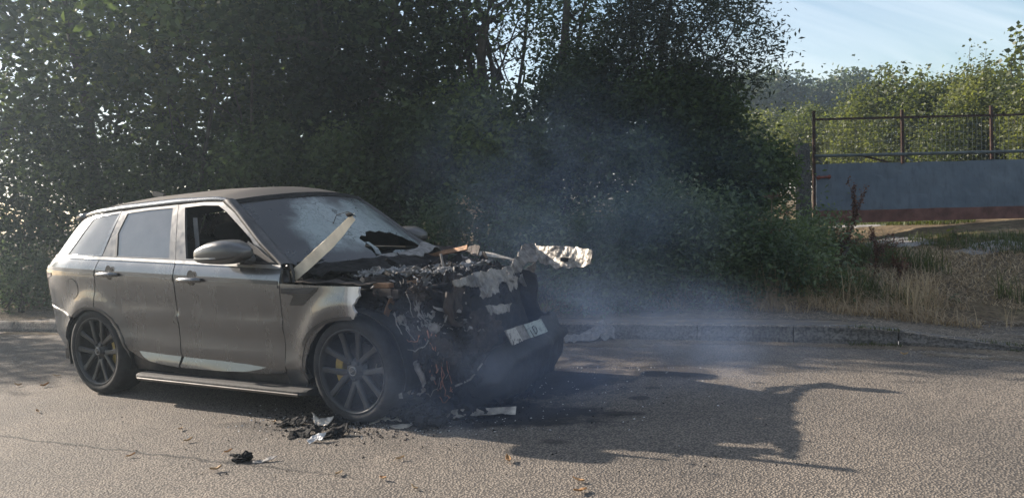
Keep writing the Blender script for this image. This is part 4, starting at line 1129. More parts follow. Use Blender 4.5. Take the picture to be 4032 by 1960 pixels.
# bumper: one long sagging slab, wrapped at both corners
V = []; F = []
pts = [(.66, -.52), (.74, -.40), (.78, -.30), (.83, -.15), (.86, .15), (.84, .45), (.76, .68), (.62, .84), (.40, .92)]
n = 48; sec = 10
L = [0]
for i in range(len(pts) - 1): L.append(L[-1] + math.dist(pts[i], pts[i + 1]))
for i in range(n + 1):
    q = L[-1] * i / n
    x = float(np.interp(q, L, [p[0] for p in pts])); y = float(np.interp(q, L, [p[1] for p in pts]))
    top = float(np.interp(y, [-.84, -.50, -.42, -.30, .1, .5, .92], [.20, .22, .30, .47, .58, .58, .54])) + .05 * noise.noise(Vector((q * 5, 1, 0)))
    bot = float(np.interp(y, [-.84, -.4, .3, .92], [.05, .06, .13, .17])) + .03 * noise.noise(Vector((q * 6, 4, 0)))
    o_ = Vector((x - .2, y * .92, 0)) - Vector((0, 0, 0)); on = Vector((x, y * .6, 0)).normalized()
    for k in range(sec + 1):
        t_ = k / sec
        bulge = .06 * math.sin(math.pi * t_) + (.05 if .28 < t_ < .5 else 0)
        p = Vector((x, y, top + (bot - top) * t_)) + on * bulge
        p += Vector((fbm(p, 5), fbm(p + Vector((4, 0, 0)), 5), fbm(p + Vector((0, 4, 0)), 5))) * (.026 + .045 * (1 - sstep(-.6, -.10, y)))
        V.append(p)
    for k in range(sec + 1):
        V.append(V[i * 2 * (sec + 1) + k] - on * .03)
w_ = 2 * (sec + 1)
for i in range(n):
    for k in range(sec):
        F.append((i * w_ + k, i * w_ + k + 1, (i + 1) * w_ + k + 1, (i + 1) * w_ + k))
        F.append((i * w_ + sec + 1 + k, (i + 1) * w_ + sec + 1 + k, (i + 1) * w_ + sec + 2 + k, i * w_ + sec + 2 + k))
    F.append((i * w_, (i + 1) * w_, (i + 1) * w_ + sec + 1, i * w_ + sec + 1)); F.append((i * w_ + sec, i * w_ + 2 * sec + 1, (i + 1) * w_ + 2 * sec + 1, (i + 1) * w_ + sec))
bumper = mesh_obj('front_bumper', V, F, MAT['melt'], car)
# what is left of the number plate, tilted on the bumper
pl = empty('number_plate', (0, 0, 0), parent=car)
pc0, pc1 = Vector((.932, -.36, .505)), Vector((.955, .21, .515))
ux = (pc1 - pc0).normalized()
c_ll, c_ul = Vector((.925, -.335, .487)), Vector((.915, -.41, .600))
c_lr, c_ur = Vector((.945, .175, .500)), Vector((.925, .115, .605))
def plate_quad(u0, u1, rag=0.0):
    A = [c_ul.lerp(c_ur, u) + Vector((0.012, 0, 0)) for u in np.linspace(u0, u1, 6)]; B = [c_ll.lerp(c_lr, u) + Vector((0.012, 0, 0)) for u in np.linspace(u0, u1, 6)]
    return A, B
mb = MB(); A, B = plate_quad(0, 1); mb.sheet([p - Vector((.006, 0, 0)) for p in A], [p - Vector((.006, 0, 0)) for p in B], 30, 6, .003, thick=.004); mb.build('plate_backing', MAT['greywire'], pl)
mb = MB(); A, B = plate_quad(.01, .27); mb.sheet(A, B, 16, 10, .004, 20, 3, thick=.004, ragged=.08); mb.build('plate_fragment', MAT['plate_mot'], pl)
mb = MB(); A, B = plate_quad(.50, .99); mb.sheet(A, B, 16, 10, .002, 20, 5, thick=.004); mb.build('plate_fragment', MAT['plate'], pl)
cu = bpy.data.curves.new('plate_text', 'FONT'); cu.body = 'I DW'; cu.size = .095; cu.extrude = .001; cu.align_x = 'CENTER'; cu.align_y = 'CENTER'
tmp = bpy.data.objects.new('plate_text', cu); me = bpy.data.meshes.new_from_object(tmp); bpy.data.objects.remove(tmp)
o = link_mesh('plate_lettering', me, MAT['char'], pl, False)
mid = (c_ul.lerp(c_ur, .74) + c_ll.lerp(c_lr, .74)) / 2; upv = (c_ul - c_ll).normalized(); nrm = ux.cross(upv).normalized()
mm = Matrix.Identity(4)
for i in range(3): mm[i][0], mm[i][1], mm[i][2], mm[i][3] = ux[i], upv[i], nrm[i], mid[i] + nrm[i] * .0 
mm.translation = mid + Vector((.0155, 0, 0))
o.matrix_local = mm
# hoses, looms and strays
def wire(name, mat, spots, n, seed, rad=(.003, .006), sag=.12, parent=car):
    r = random.Random(seed)
    for _ in range(n):
        a, b_ = r.choice(spots); a, b_ = Vector(a), Vector(b_)
        a += Vector([r.gauss(0, .03) for _ in range(3)]); b_ += Vector([r.gauss(0, .05) for _ in range(3)])
        P_ = []
        for i in range(10):
            t_ = i / 9; p = a.lerp(b_, t_); p.z -= sag * math.sin(math.pi * t_) * r.uniform(.7, 1.1)
            p += Vector([r.gauss(0, .008) for _ in range(3)]); P_.append(p)
        mb = MB(); mb.tube(P_, r.uniform(*rad), 6); mb.build(name, MAT[mat], parent, True)
wire('copper_wire', 'copper', [((.32, -.80, .74), (.58, -.80, .61)), ((.58, -.80, .62), (.62, -.78, .46)), ((.35, -.82, .60), (.62, -.80, .52)), ((.60, -.76, .50), (.64, -.70, .25))], 14, 3)
wire('loose_cable', 'greywire', [((.30, -.80, .76), (.55, -.82, .58)), ((.50, -.78, .78), (.66, -.72, .74)), ((.45, -.80, .90), (.60, -.72, .70)), ((.62, -.70, .52), (.55, -.72, .28)), ((.3, -.75, .9), (.5, -.7, .95))], 16, 4, (.002, .005))
wire('burnt_hose', 'char', [((.1, -.6, .95), (.5, -.5, .85)), ((.0, .2, .98), (.5, .3, .9)), ((.2, -.78, .9), (.45, -.74, .7)), ((.4, -.1, .97), (.2, .5, .95))], 10, 6, (.010, .022), .04)
mb = MB(); mb.tube([(.47, -.83, .44), (.475, -.83, .40), (.50, -.83, .36), (.515, -.82, .29)], [.020, .024, .022, .016], 10); mb.build('ashy_hose', MAT['greywire'], car, True)
mb = MB(); mb.lump((.58, -.76, .66), (.045, .03, .04), 9, 3, .15); mb.build('ashy_reservoir', MAT['greywire'], car, True)
flakes('burnt_undertray', [((.35, -.70, .07), (.22, .10, .03)), ((.52, -.45, .06), (.14, .16, .03)), ((.62, -.1, .06), (.12, .25, .03)), ((.42, -.74, .04), (.12, .06, .02))], MAT['char'], 420, .034, 8, flat=.8)

# ------------------------------------------------------------------ debris lying on the road
def road_thing(name, px, py, rz, label, cat, group=None, z=0.0):
    g = ground(px, py, z)
    return tag(empty(name, (g.x, g.y, z), rz), label, cat, group)
def debris(name, px, py, label, cat, mat, build, rz=0.0, group=None, smooth=False, z=0.0):
    g = ground(px, py); mb = MB(); build(mb)
    o = mb.build(name, mat, None, smooth); o.location = (g.x, g.y, z); o.rotation_euler = (0, 0, rz)
    return tag(o, label, cat, group)
a, c = ground(1117, 1054), ground(1300, 1046)
Ld = (c - a).length; ang = math.atan2((c - a).y, (c - a).x)
def strip_build(mb):
    A = [(0, 0, .004), (Ld * .06, .015, .030), (Ld * .12, .025, .055), (Ld * .5, .03, .060), (Ld * .8, .03, .058), (Ld, .02, .065)]
    B = [(0, -.01, .002), (Ld * .06, -.012, .004), (Ld * .12, -.02, .006), (Ld * .5, -.02, .022), (Ld * .8, -.01, .024), (Ld * .98, 0, .010)]
    mb.sheet(A, B, 40, 6, .004, 9, 2, .006)
debris('trim_fragment', 1117, 1054, 'long pale curved strip of bodywork lying beside the burnt bumper', 'car part', MAT['alu_pale'], strip_build, ang)
debris('panel_fragment', 930, 1066, 'pale bent sheet of panel on the road right of the front wheel', 'debris', MAT['alu_pale'],
       lambda mb: mb.sheet([(-.02, .10, .02), (.08, .12, .09), (.18, .06, .05)], [(.0, -.02, .012), (.12, -.03, .03), (.22, -.02, .012)], 16, 10, .012, 12, 3, .006, .2))
debris('panel_fragment', 985, 1078, 'small flat pale offcut at the edge of the car shadow', 'debris', MAT['alu_pale'],
       lambda mb: mb.sheet([(-.02, .03, .012), (.14, .045, .02)], [(.03, -.025, .008), (.12, -.02, .01)], 10, 6, .006, 14, 5, .005, .2))
debris('plastic_fragment', 792, 1072, 'torn white plastic scrap standing below the front wheel', 'debris', MAT['alu_pale'],
       lambda mb: (mb.sheet([(-.03, .05, .09), (.02, .04, .06)], [(.01, -.02, .015), (.06, -.02, .015)], 12, 8, .014, 16, 7, .005, .3), mb.sheet([(.04, .02, .05), (.13, .03, .06)], [(.02, -.03, .01), (.10, -.03, .02)], 12, 6, .010, 14, 9, .006, .2)))
debris('plastic_fragment', 795, 1112, 'crumpled pale scrap lying furthest out below the front wheel', 'debris', MAT['ash'],
       lambda mb: mb.sheet([(-.05, .03, .03), (.05, .05, .05)], [(-.04, -.03, .01), (.05, -.02, .02)], 14, 8, .022, 18, 11, .005, .3))
for px, py, w, lab in ((865, 1070, .17, 'ragged black melted sheet under the front wheel'), (735, 1072, .10, 'curled black scrap left of the white plastic scrap'), (770, 1098, .11, 'rumpled black scrap beside the furthest pale scrap'), (835, 1100, .09, 'small curled black scrap right of the furthest pale scrap')):
    debris('melted_scrap', px, py, lab, 'debris', MAT['char'], lambda mb: mb.sheet([(-w, .05, .02), (0, .09, .05), (w, .06, .06)], [(-w, -.03, .004), (0, -.02, .01), (w * .9, -.01, .015)], 18, 10, .030, 13, px, .006, .3))
debris('charred_clump', 608, 1160, 'black charred clump alone on the sunlit road', 'debris', MAT['char'], lambda mb: (mb.lump((0, 0, .022), (.055, .03, .025), 5, 3, .7, 2.5), mb.lump((.03, .01, .03), (.03, .02, .025), 8, 3, .7, 2.5)))
debris('charred_clump', 655, 1163, 'flat grey charred flake beside the black clump', 'debris', MAT['greywire'], lambda mb: mb.sheet([(-.05, .01, .008), (.09, .04, .02)], [(-.04, -.02, .004), (.06, .0, .012)], 12, 6, .012, 16, 4, .005, .3))
debris('melted_sheet', 1440, 862, 'crumpled grey sheet of melted metal lying against the kerb', 'debris', MAT['greywire'],
       lambda mb: (mb.sheet([(-.12, .10, .08), (.12, .12, .05), (.34, .16, .20), (.44, .10, .14)], [(-.08, -.05, .01), (.14, -.06, .01), (.32, .0, .02), (.46, -.02, .015)], 30, 12, .030, 9, 6, .006, .25)))
debris('melted_sheet', 1490, 848, 'pale upright sliver of aluminium beside the kerb debris', 'debris', MAT['alu_pale'],
       lambda mb: mb.sheet([(.05, .04, .17), (.13, .05, .13)], [(.03, .0, .02), (.20, .01, .015)], 14, 10, .022, 12, 8, .005, .3))
# loose black crumbs along the burn (too many to count)
r = random.Random(21); mb = MB()
for _ in range(1500):
    u = r.random()
    if u < .45: px, py = r.triangular(600, 1120, 860), 0; py = 1062 + (px - 800) * .05 + r.gauss(0, 22)
    elif u < .8: px, py = r.gauss(1130, 130), r.gauss(1035, 22)
    else: px, py = r.uniform(300, 2200), r.uniform(940, 1200)
    g = ground(px, max(930, py)); k = r.uniform(.002, .008) * (1.2 if u < .6 else .8)
    q = [g + Vector((r.uniform(-1, 1) * k * 1.6, r.uniform(-1, 1) * k * 1.6, r.uniform(0, .5) * k)) for _ in range(4)] + [g + Vector((0, 0, k * 1.6))]
    mb.add(q, [(0, 1, 4), (1, 2, 4), (2, 3, 4), (3, 0, 4)])
tag(mb.build('burnt_crumbs', MAT['char'], None), 'scattered black burnt crumbs on the road round the car front', 'debris', kind='stuff')
# pale ash crumbs and glass grains among them
r = random.Random(22); mb = MB()
for _ in range(620):
    px, py = (r.gauss(930, 190), r.gauss(1062, 20)) if r.random() < .55 else (r.gauss(1330, 230), r.gauss(960, 60))
    g = ground(px, max(925, py)); k = r.uniform(.002, .007)
    q = [g + Vector((r.uniform(-1, 1) * k * 1.8, r.uniform(-1, 1) * k * 1.8, r.uniform(0, .5) * k)) for _ in range(4)] + [g + Vector((0, 0, k * 1.2))]
    mb.add(q, [(0, 1, 4), (1, 2, 4), (2, 3, 4), (3, 0, 4)])
tag(mb.build('ash_crumbs', MAT['ash'], None), 'pale ash crumbs sprinkled over the road by the burnt front', 'debris', kind='stuff')
# fallen leaves
def leaf_mat(name, a, c):
    mt, t, b, o = new_mat(name)
    n = tex(t, 40, 4); t.links.new(ramp(t, n, [(0.3, a), (0.7, c)]), b.inputs['Base Color']); b.inputs['Roughness'].default_value = 0.7; return mt
MAT['leaf_dry'] = leaf_mat('dry_leaf', (.30, .19, .09), (.45, .33, .19)); MAT['leaf_orange'] = leaf_mat('orange_leaf', (.27, .14, .055), (.42, .25, .11))
def leaf_mesh(name, mat, seed, k):
    r = random.Random(seed); mb = MB()
    L_, W_ = .032 * k, .014 * k; c = r.uniform(.3, .8)
    A = [(-L_ + 2 * L_ * t_, W_ * math.sin(math.pi * min(1, t_ * 1.05)) ** .8 if 0 < t_ < .95 else 0.0008, .006 + c * L_ * abs(t_ - .45) * 1.2 + c * W_) for t_ in np.linspace(0, 1, 8)]
    M_ = [(-L_ + 2 * L_ * t_, 0, .004 + c * L_ * abs(t_ - .45) * 1.2) for t_ in np.linspace(0, 1, 8)]
    B = [(x, -y * .9, z * r.uniform(.8, 1.1)) for x, y, z in A]
    mb.sheet(A, M_, 8, 2, .001, thick=.0012); mb.sheet(M_, B, 8, 2, .001, thick=.0012)
    mb.tube([(-L_, 0, .01), (-L_ * 1.5, .004, .004)], .0009, 4)
    me = mb.build(name, mat, None, True); return me
spots = [(113, 973, 1.5, 1, 'orange leaf left of the rear wheel on the road'), (142, 948, 1.5, 0, 'pale dry leaf just behind the rear tyre'), (45, 972, 1.2, 0, 'pale leaf at the left edge of the road'), (95, 1038, 1.3, 1, 'orange brown leaf below the one by the rear wheel'),
         (455, 1082, 1.1, 0, 'yellowish leaf under the side step shadow edge'), (475, 1112, 1.2, 0, 'dry leaf between the tar seam and the car'), (545, 1185, 1.3, 0, 'pale leaf below the tar seam end'), (690, 1065, 1.0, 0, 'small leaf left of the burnt scraps'),
         (852, 1195, 1.2, 0, 'pale leaf below the furthest burnt scrap'), (1007, 1158, 1.1, 0, 'dull leaf in the open road below the bumper strip'), (1280, 1162, 1.6, 1, 'curled orange leaf below the bumper shadow'), (965, 1208, 1.1, 1, 'small orange leaf near the bottom centre of the road'),
         (1042, 1232, 1.0, 0, 'pale leaf at the bottom centre of the road'), (1455, 1213, 1.3, 1, 'orange leaf above another at the bottom edge'), (1460, 1240, 1.7, 1, 'largest orange leaf at the bottom edge'), (2275, 895, 1.2, 0, 'pale leaf in the gutter straw at the dropped kerb'),
         (330, 1150, 1.1, 1, 'orange leaf on the tar seam'), (575, 1140, 1.0, 1, 'orange leaf above the black clump')]
lr = random.Random(9)
for i, (px, py, k, orange, lab) in enumerate(spots):
    o = leaf_mesh('fallen_leaf', MAT['leaf_orange' if orange else 'leaf_dry'], i, k * .78)
    g = ground(px, py); o.location = g + Vector((0, 0, .006)); o.rotation_euler = (lr.uniform(-.15, .15), lr.uniform(-.15, .15), lr.uniform(0, 6.28)); tag(o, lab, 'leaf', 'fallen leaves on the road')
# ------------------------------------------------------------------ vegetation materials and builders
def leaf_shader(name, dark, light, trans, tcol, gloss=0.35):
    mt = bpy.data.materials.new(name); mt.use_nodes = True
    t = mt.node_tree; t.nodes.clear()
    out = t.nodes.new('ShaderNodeOutputMaterial')
    at_ = t.nodes.new('ShaderNodeAttribute'); at_.attribute_name = 'tint'
    c = ramp(t, at_.outputs['Fac'], [(0.0, dark), (0.5, tuple(a * .7 + b * .3 for a, b in zip(dark, light))), (1.0, light)])
    p = t.nodes.new('ShaderNodeBsdfPrincipled'); t.links.new(c, p.inputs['Base Color']); p.inputs['Roughness'].default_value = 0.5; p.inputs['Specular IOR Level'].default_value = gloss
    tl = t.nodes.new('ShaderNodeBsdfTranslucent')
    t.links.new(mixc(t, 1.0, c, tcol, 'MULTIPLY'), tl.inputs[0])
    mx = t.nodes.new('ShaderNodeMixShader'); mx.inputs[0].default_value = trans
    t.links.new(p.outputs[0], mx.inputs[1]); t.links.new(tl.outputs[0], mx.inputs[2]); t.links.new(mx.outputs[0], out.inputs[0])
    return mt
MAT['leaf_a'] = leaf_shader('broad_leaf', (.018, .030, .012), (.115, .150, .050), .38, (1.7, 1.7, .6), .07)  # light ends here and in leaf_b put sunlit clumps into the colour
MAT['leaf_b'] = leaf_shader('dark_leaf', (.013, .024, .013), (.085, .115, .050), .34, (1.5, 1.6, .7), .07)
MAT['leaf_w'] = leaf_shader('willow_leaf', (.024, .032, .020), (.060, .070, .042), .35, (1.3, 1.5, .8))
MAT['leaf_h'] = leaf_shader('hedge_leaf', (.038, .052, .022), (.125, .138, .058), .50, (1.6, 1.6, .7))
MAT['leaf_n'] = leaf_shader('nettle_leaf', (.040, .066, .030), (.150, .185, .095), .35, (1.3, 1.5, .8))
MAT['leaf_f'] = leaf_shader('far_leaf', (.040, .055, .026), (.10, .115, .050), .3, (1.3, 1.5, .8))
MAT['straw'] = leaf_shader('dry_straw', (.26, .185, .105), (.60, .475, .30), .25, (1.2, 1.1, .9), .2)
MAT['litter'] = leaf_shader('pale_straw_litter', (.17, .135, .095), (.46, .39, .30), .2, (1.1, 1.05, 1.0), .2)
MAT['grass'] = leaf_shader('green_grass', (.040, .055, .018), (.110, .120, .040), .35, (1.4, 1.5, .6), .3)
MAT['dead'] = leaf_shader('dead_brown_plant', (.075, .034, .020), (.170, .080, .045), .15, (1.1, 1.0, .9), .2)
MAT['bark'] = simple('grey_bark', (.055, .047, .038), .95, var=.5, scale=7, bmp=.9, spec=.2)
MAT['stem'] = simple('green_brown_stem', (.060, .060, .030), .9, var=.4, scale=12, bmp=.2, spec=.2)
MAT['deadstem'] = simple('dead_stalk', (.16, .115, .070), .95, var=.4, scale=12, bmp=.2, spec=.2)

def quads_mesh(name, V, tint, mat, parent):
    """V: (n, 4, 3) leaf corners."""
    n = len(V)
    me = bpy.data.meshes.new(name)
    me.vertices.add(n * 4); me.loops.add(n * 4); me.polygons.add(n)
    me.vertices.foreach_set('co', V.reshape(-1).astype(np.float32))
    me.loops.foreach_set('vertex_index', np.arange(n * 4, dtype=np.int32))
    me.polygons.foreach_set('loop_start', np.arange(0, n * 4, 4, dtype=np.int32))
    a = me.attributes.new('tint', 'FLOAT', 'FACE'); a.data.foreach_set('value', np.clip(tint, 0, 1).astype(np.float32))
    me.update(calc_edges=True)
    o = link_mesh(name, me, mat, parent, False)
    return o
def unit(a): return a / np.maximum(np.linalg.norm(a, axis=-1, keepdims=True), 1e-9)
def leaf_quads(C, size, aspect, rng, up=.5, droop=.2, var=.45):
    n = len(C)
    d = rng.normal(size=(n, 3)); d[:, 2] = d[:, 2] * .6 - droop; d = unit(d)
    nn = rng.normal(size=(n, 3)); nn[:, 2] += up * 2; nn = unit(nn)
    s = unit(np.cross(d, nn)); nn = np.cross(s, d)
    L = size * (1 + var * rng.uniform(-1, 1, size=(n, 1)))
    W = L * aspect * .5
    V = np.stack([C, C + d * L * .48 + s * W + nn * W * .35, C + d * L, C + d * L * .48 - s * W + nn * W * .35], 1)
    return V
def vnoise(P, s, seed):
    """Cheap smooth noise for many points: a sum of random plane waves."""
    r = np.random.default_rng(seed)
    out = np.zeros(len(P))
    for k in range(10):
        w = r.normal(size=3) * s
        out += np.sin(P @ w + r.uniform(0, 6.28))
    return out / 3.2
def foliage(ells, n_cl, per, spread, seed, thr=-9, nscale=1.6, shell=.55, zmin=None, zmax=None):
    """Leaf-cluster centres through a union of ellipsoids, with clumps and gaps."""
    rng = np.random.default_rng(seed)
    vol = np.array([e[1][0] * e[1][1] * e[1][2] for e in ells]); k = rng.choice(len(ells), n_cl, p=vol / vol.sum())
    c = np.array([e[0] for e in ells])[k]; ra = np.array([e[1] for e in ells])[k]
    d = unit(rng.normal(size=(n_cl, 3)))
    rr = rng.uniform(0, 1, size=(n_cl, 1)) ** (1 / 3); rr = np.where(rng.uniform(size=(n_cl, 1)) < shell, .75 + .3 * rng.uniform(size=(n_cl, 1)), rr)
    lum = 1 + .22 * vnoise(c + d * ra, 1.4, seed + 5)[:, None]
    P = c + d * ra * rr * lum
    g = vnoise(P, nscale, seed + 1)
    keep = g > thr
    if zmin is not None: keep &= P[:, 2] > zmin
    if zmax is not None: keep &= P[:, 2] < zmax
    P = P[keep]
    base_t = .48 + .34 * vnoise(P, 2.1, seed + 2) + rng.normal(size=len(P)) * .1
    Q = np.repeat(P, per, 0) + rng.normal(size=(len(P) * per, 3)) * spread
    T = np.repeat(base_t, per) + rng.normal(size=len(Q)) * .14
    return Q, T, rng
def grow(p0, p1, r0, r1, rng, n=7, wob=.12):
    p0, p1 = np.array(p0, float), np.array(p1, float)
    L = np.linalg.norm(p1 - p0); pts = []; rad = []
    o1, o2 = rng.normal(size=3), rng.normal(size=3)
    for i in range(n):
        t = i / (n - 1)
        pts.append(p0 + (p1 - p0) * t + (o1 * math.sin(math.pi * t) + o2 * math.sin(2 * math.pi * t)) * L * wob * .5)
        rad.append(r0 + (r1 - r0) * t ** .8)
    return pts, rad
def tree(name, label, base, stems, ells, leafmat, n_cl, per, leaf, aspect, seed, thr=-.9, spread=.16, group=None, zmax=7.6, limbs=5, nscale=1.6, zmin=None, twigs=40):
    """stems: [(bottom, top, r0, r1)] in metres; the first is the trunk. Limbs run from the stems into the crown."""
    rng = np.random.default_rng(seed)
    root = tag(empty(name, base), label, 'tree', group)
    B = np.array(base)
    for i, (a, b_, r0, r1) in enumerate(stems):
        pts, rad = grow(np.array(a) - B, np.array(b_) - B, r0, r1, rng, 9, .10)
        rad[0] *= 1.3
        mb = MB(); mb.tube(pts, rad, 10); mb.build('trunk', MAT['bark'], root, True)
    for k in range(limbs):
        a, b_, r0, r1 = stems[k % len(stems)]
        t = rng.uniform(.30, .9)
        s0 = np.array(a) + (np.array(b_) - np.array(a)) * t
        e = ells[rng.integers(len(ells))]
        tip = np.array(e[0]) + unit(rng.normal(size=3)) * np.array(e[1]) * .8
        if zmax: tip[2] = min(tip[2], zmax)
        pts, rad = grow(s0 - B, tip - B, r0 * .35, .008, rng, 8, .16)
        mb = MB(); mb.tube(pts, rad, 7)
        for q in range(max(2, twigs // max(1, limbs))):
            i = rng.integers(2, 8); st = np.array(pts[i])
            en = st + unit(rng.normal(size=3) + np.array([0, 0, .2])) * rng.uniform(.3, .9)
            p2, r2 = grow(st, en, max(.004, rad[i] * .5), .0025, rng, 5, .2)
            mb.tube(p2, r2, 4, False)
        mb.build('limb', MAT['bark'], root, True)
    Q, T, rg = foliage(ells, n_cl, per, spread, seed + 9, thr, nscale, zmax=zmax, zmin=zmin)
    o = quads_mesh('crown', leaf_quads(Q - B, leaf, aspect, rg), T, MAT[leafmat], root); o['kind'] = 'stuff'
    return root
def shrub(name, label, ells, leafmat, n_cl, per, leaf, aspect, seed, thr=-1.2, spread=.10, cat='shrub', group=None, stems=5, nscale=2.4, shoots=None):
    rng = np.random.default_rng(seed)
    e0 = ells[0]
    bx, by = e0[0][0], e0[0][1]
    B = np.array([bx, by, ground_z(bx, by)])
    root = tag(empty(name, B), label, cat, group)
    mb = MB()
    for k in range(stems):
        e = ells[k % len(ells)]
        tip = np.array(e[0]) + unit(rng.normal(size=3) + np.array([0, 0, .7])) * np.array(e[1]) * .85
        pts, rad = grow(np.array([rng.normal() * .15, rng.normal() * .12, -.05]), tip - B, .028, .005, rng, 7, .2)
        mb.tube(pts, rad, 6)
    o = mb.build('stem', MAT['bark'], root, True); o['kind'] = 'stuff'
    Q, T, rg = foliage(ells, n_cl, per, spread, seed + 3, thr, nscale)
    gz = np.array([ground_z(float(p[0]), float(p[1])) for p in Q[::per]]); gz = np.repeat(gz, per)[:len(Q)]
    k_ = Q[:, 2] > gz + .01
    Q, T = Q[k_], T[k_]
    o = quads_mesh('foliage', leaf_quads(Q - B, leaf, aspect, rg), T, MAT[leafmat], root); o['kind'] = 'stuff'
    return root
def E_(px, py, Y, rx, ry, rz):
    """An ellipsoid whose centre shows at a pixel; rx and rz are its half sizes in pixels there, ry in metres of depth."""
    m_ = Y / 1978
    return (tuple(at(px, py, Y)), (rx * m_, ry, rz * m_))
def gp(px, Y):
    x = at(px, 600, Y).x
    return (x, Y, ground_z(x, Y) - .05)

# ------------------------------------------------------------------ trees along the bank
LEAN = Vector((.053, .03, 1))
def up_from(b, h, dx=0.0): return (b[0] + LEAN.x * h + dx, b[1] + LEAN.y * h, b[2] + h)
G_T = 'trees along the bank'
for (px, Y, rx, lab, n_cl, thr, sd, dx) in (
        (-40, 15.2, 2.2, 'dark broadleaf tree at the left edge of the row', 1150, -.85, 1, 0.0),
        (215, 15.6, 2.0, 'dark broadleaf tree above the tail of the car, sky glinting through low down', 1050, -.75, 2, .2),
        (470, 14.6, 1.9, 'leafy tree above the rear window of the car', 1350, -1.0, 3, -.2),
        (690, 15.0, 1.9, 'dense dark tree above the car roof', 1450, -1.15, 4, .1),
        (880, 14.2, 1.9, 'dense dark tree above the windscreen of the car', 1500, -1.2, 5, .2),
        (1045, 14.6, 1.5, 'narrow dark tree just left of the many-stemmed tree', 1150, -1.1, 6, -.1)):
    b_ = gp(px, Y)
    c = up_from(b_, 4.4, dx)
    over = {470: (-9.6, 13.55), 690: (-7.0, 12.6), 880: (-4.4, 11.6)}.get(px)        # boughs hanging out over the pavement
    ells = [(c, (rx, 1.5, 3.4)), (up_from(b_, 6.2, dx + .3), (rx * .9, 1.4, 2.0)), (up_from(b_, 2.6, dx - .2), (rx * .95, 1.3, 1.6))]
    if over: ells.append(((over[0], over[1], 4.75), (2.0, .85, 1.25))); n_cl = int(n_cl * 1.3)
    tree('broadleaf_tree', lab, b_, [(b_, up_from(b_, 7.0, dx), .15, .04)], ells, 'leaf_a' if sd in (1, 3) else 'leaf_b', int(n_cl * (.44 if sd < 3 else .50)), 24, .135, .66, sd * 17, thr + (.35 if sd < 4 else .25), .20, G_T, 8.2, 6)
# a leafy bough that hangs out over the road side, nearer than the rest
b_ = gp(560, 13.2)
tree('hazel_tree', 'hazel with big yellowish leaves hanging out in front of the dark trees', b_, [(b_, up_from(b_, 4.4, -.3), .05, .02), (b_, up_from(b_, 4.0, .5), .045, .02)],
     [E_(520, 60, 12.6, 170, .5, 110), E_(480, 170, 12.7, 110, .4, 80), E_(330, 90, 12.8, 90, .4, 60)], 'leaf_h', 130, 14, .10, .78, 401, -.2, .17, None, 8, 4)
# many-stemmed tree in the middle, sky behind it
b_ = gp(1225, 13.6)
tree('many_stemmed_tree', 'many-stemmed tree in the middle with bright sky between its stems', b_,
     [(b_, tuple(at(1172, -40, 13.6)), .10, .04), (gp(1245, 13.7), tuple(at(1268, -60, 13.7)), .115, .06), (gp(1205, 13.8), tuple(at(1195, -30, 13.9)), .06, .03), (gp(1290, 13.8), tuple(at(1330, -60, 13.9)), .055, .025), (gp(1155, 13.9), tuple(at(1135, -40, 13.9)), .06, .03)],
     [E_(1240, 20, 13.8, 190, 1.2, 170), E_(1320, 90, 13.8, 120, 1.0, 150), E_(1170, 180, 13.9, 90, .9, 130), E_(1260, -120, 13.8, 220, 1.2, 120)], 'leaf_b', 400, 18, .085, .5, 611, -.15, .17, None, 8.4, 14, 2.0, twigs=120)
b_ = gp(1435, 12.9)
tree('ash_tree', 'thick single-stemmed tree right of the many-stemmed tree', b_,
     [(b_, tuple(at(1432, -80, 12.9)), .085, .055), (tuple(at(1440, 180, 12.9)), tuple(at(1500, -40, 12.8)), .04, .02)],
     [E_(1430, 30, 12.9, 130, 1.0, 140), E_(1500, 120, 12.8, 110, .9, 110), E_(1420, 190, 12.8, 110, .9, 90)], 'leaf_b', 350, 18, .085, .45, 733, -.4, .16, None, 8.2, 9, 2.0, twigs=90)
b_ = gp(1560, 12.0)
tree('willow_tree', 'grey willow with fine narrow leaves against the sky at the end of the row', b_,
     [(b_, tuple(at(1640, 330, 12.0)), .085, .06), (tuple(at(1640, 330, 12.0)), tuple(at(1700, -60, 12.0)), .055, .02), (tuple(at(1625, 350, 12.0)), tuple(at(1800, 40, 12.0)), .04, .012), (tuple(at(1620, 350, 12.0)), tuple(at(1590, -40, 12.0)), .05, .02)],
     [E_(1700, 40, 12.0, 170, .9, 150), E_(1790, 120, 12.0, 110, .8, 110), E_(1610, 110, 12.1, 120, .9, 140), E_(1870, 150, 12.0, 70, .5, 50), E_(1680, 230, 12.0, 130, .8, 70), E_(1840, 10, 12.0, 70, .6, 60)], 'leaf_w', 1100, 17, .080, .34, 877, -.75, .15, None, 8, 16, 2.2, twigs=170)
# outside the frame on the left: the tree whose shade lies on the road behind the car
b_ = (-15.9, 15.2, .4)
tree('overhanging_tree', 'small tree overhanging the road further left', b_, [(b_, (-15.4, 14.5, 4.5), .12, .04)], [((-15.2, 13.7, 4.0), (1.8, 1.5, 1.5)), ((-16.5, 14.8, 3.6), (1.6, 1.4, 1.7))], 'leaf_b', 620, 22, .11, .6, 991, -1.2, .2, None, 5.7, 4)

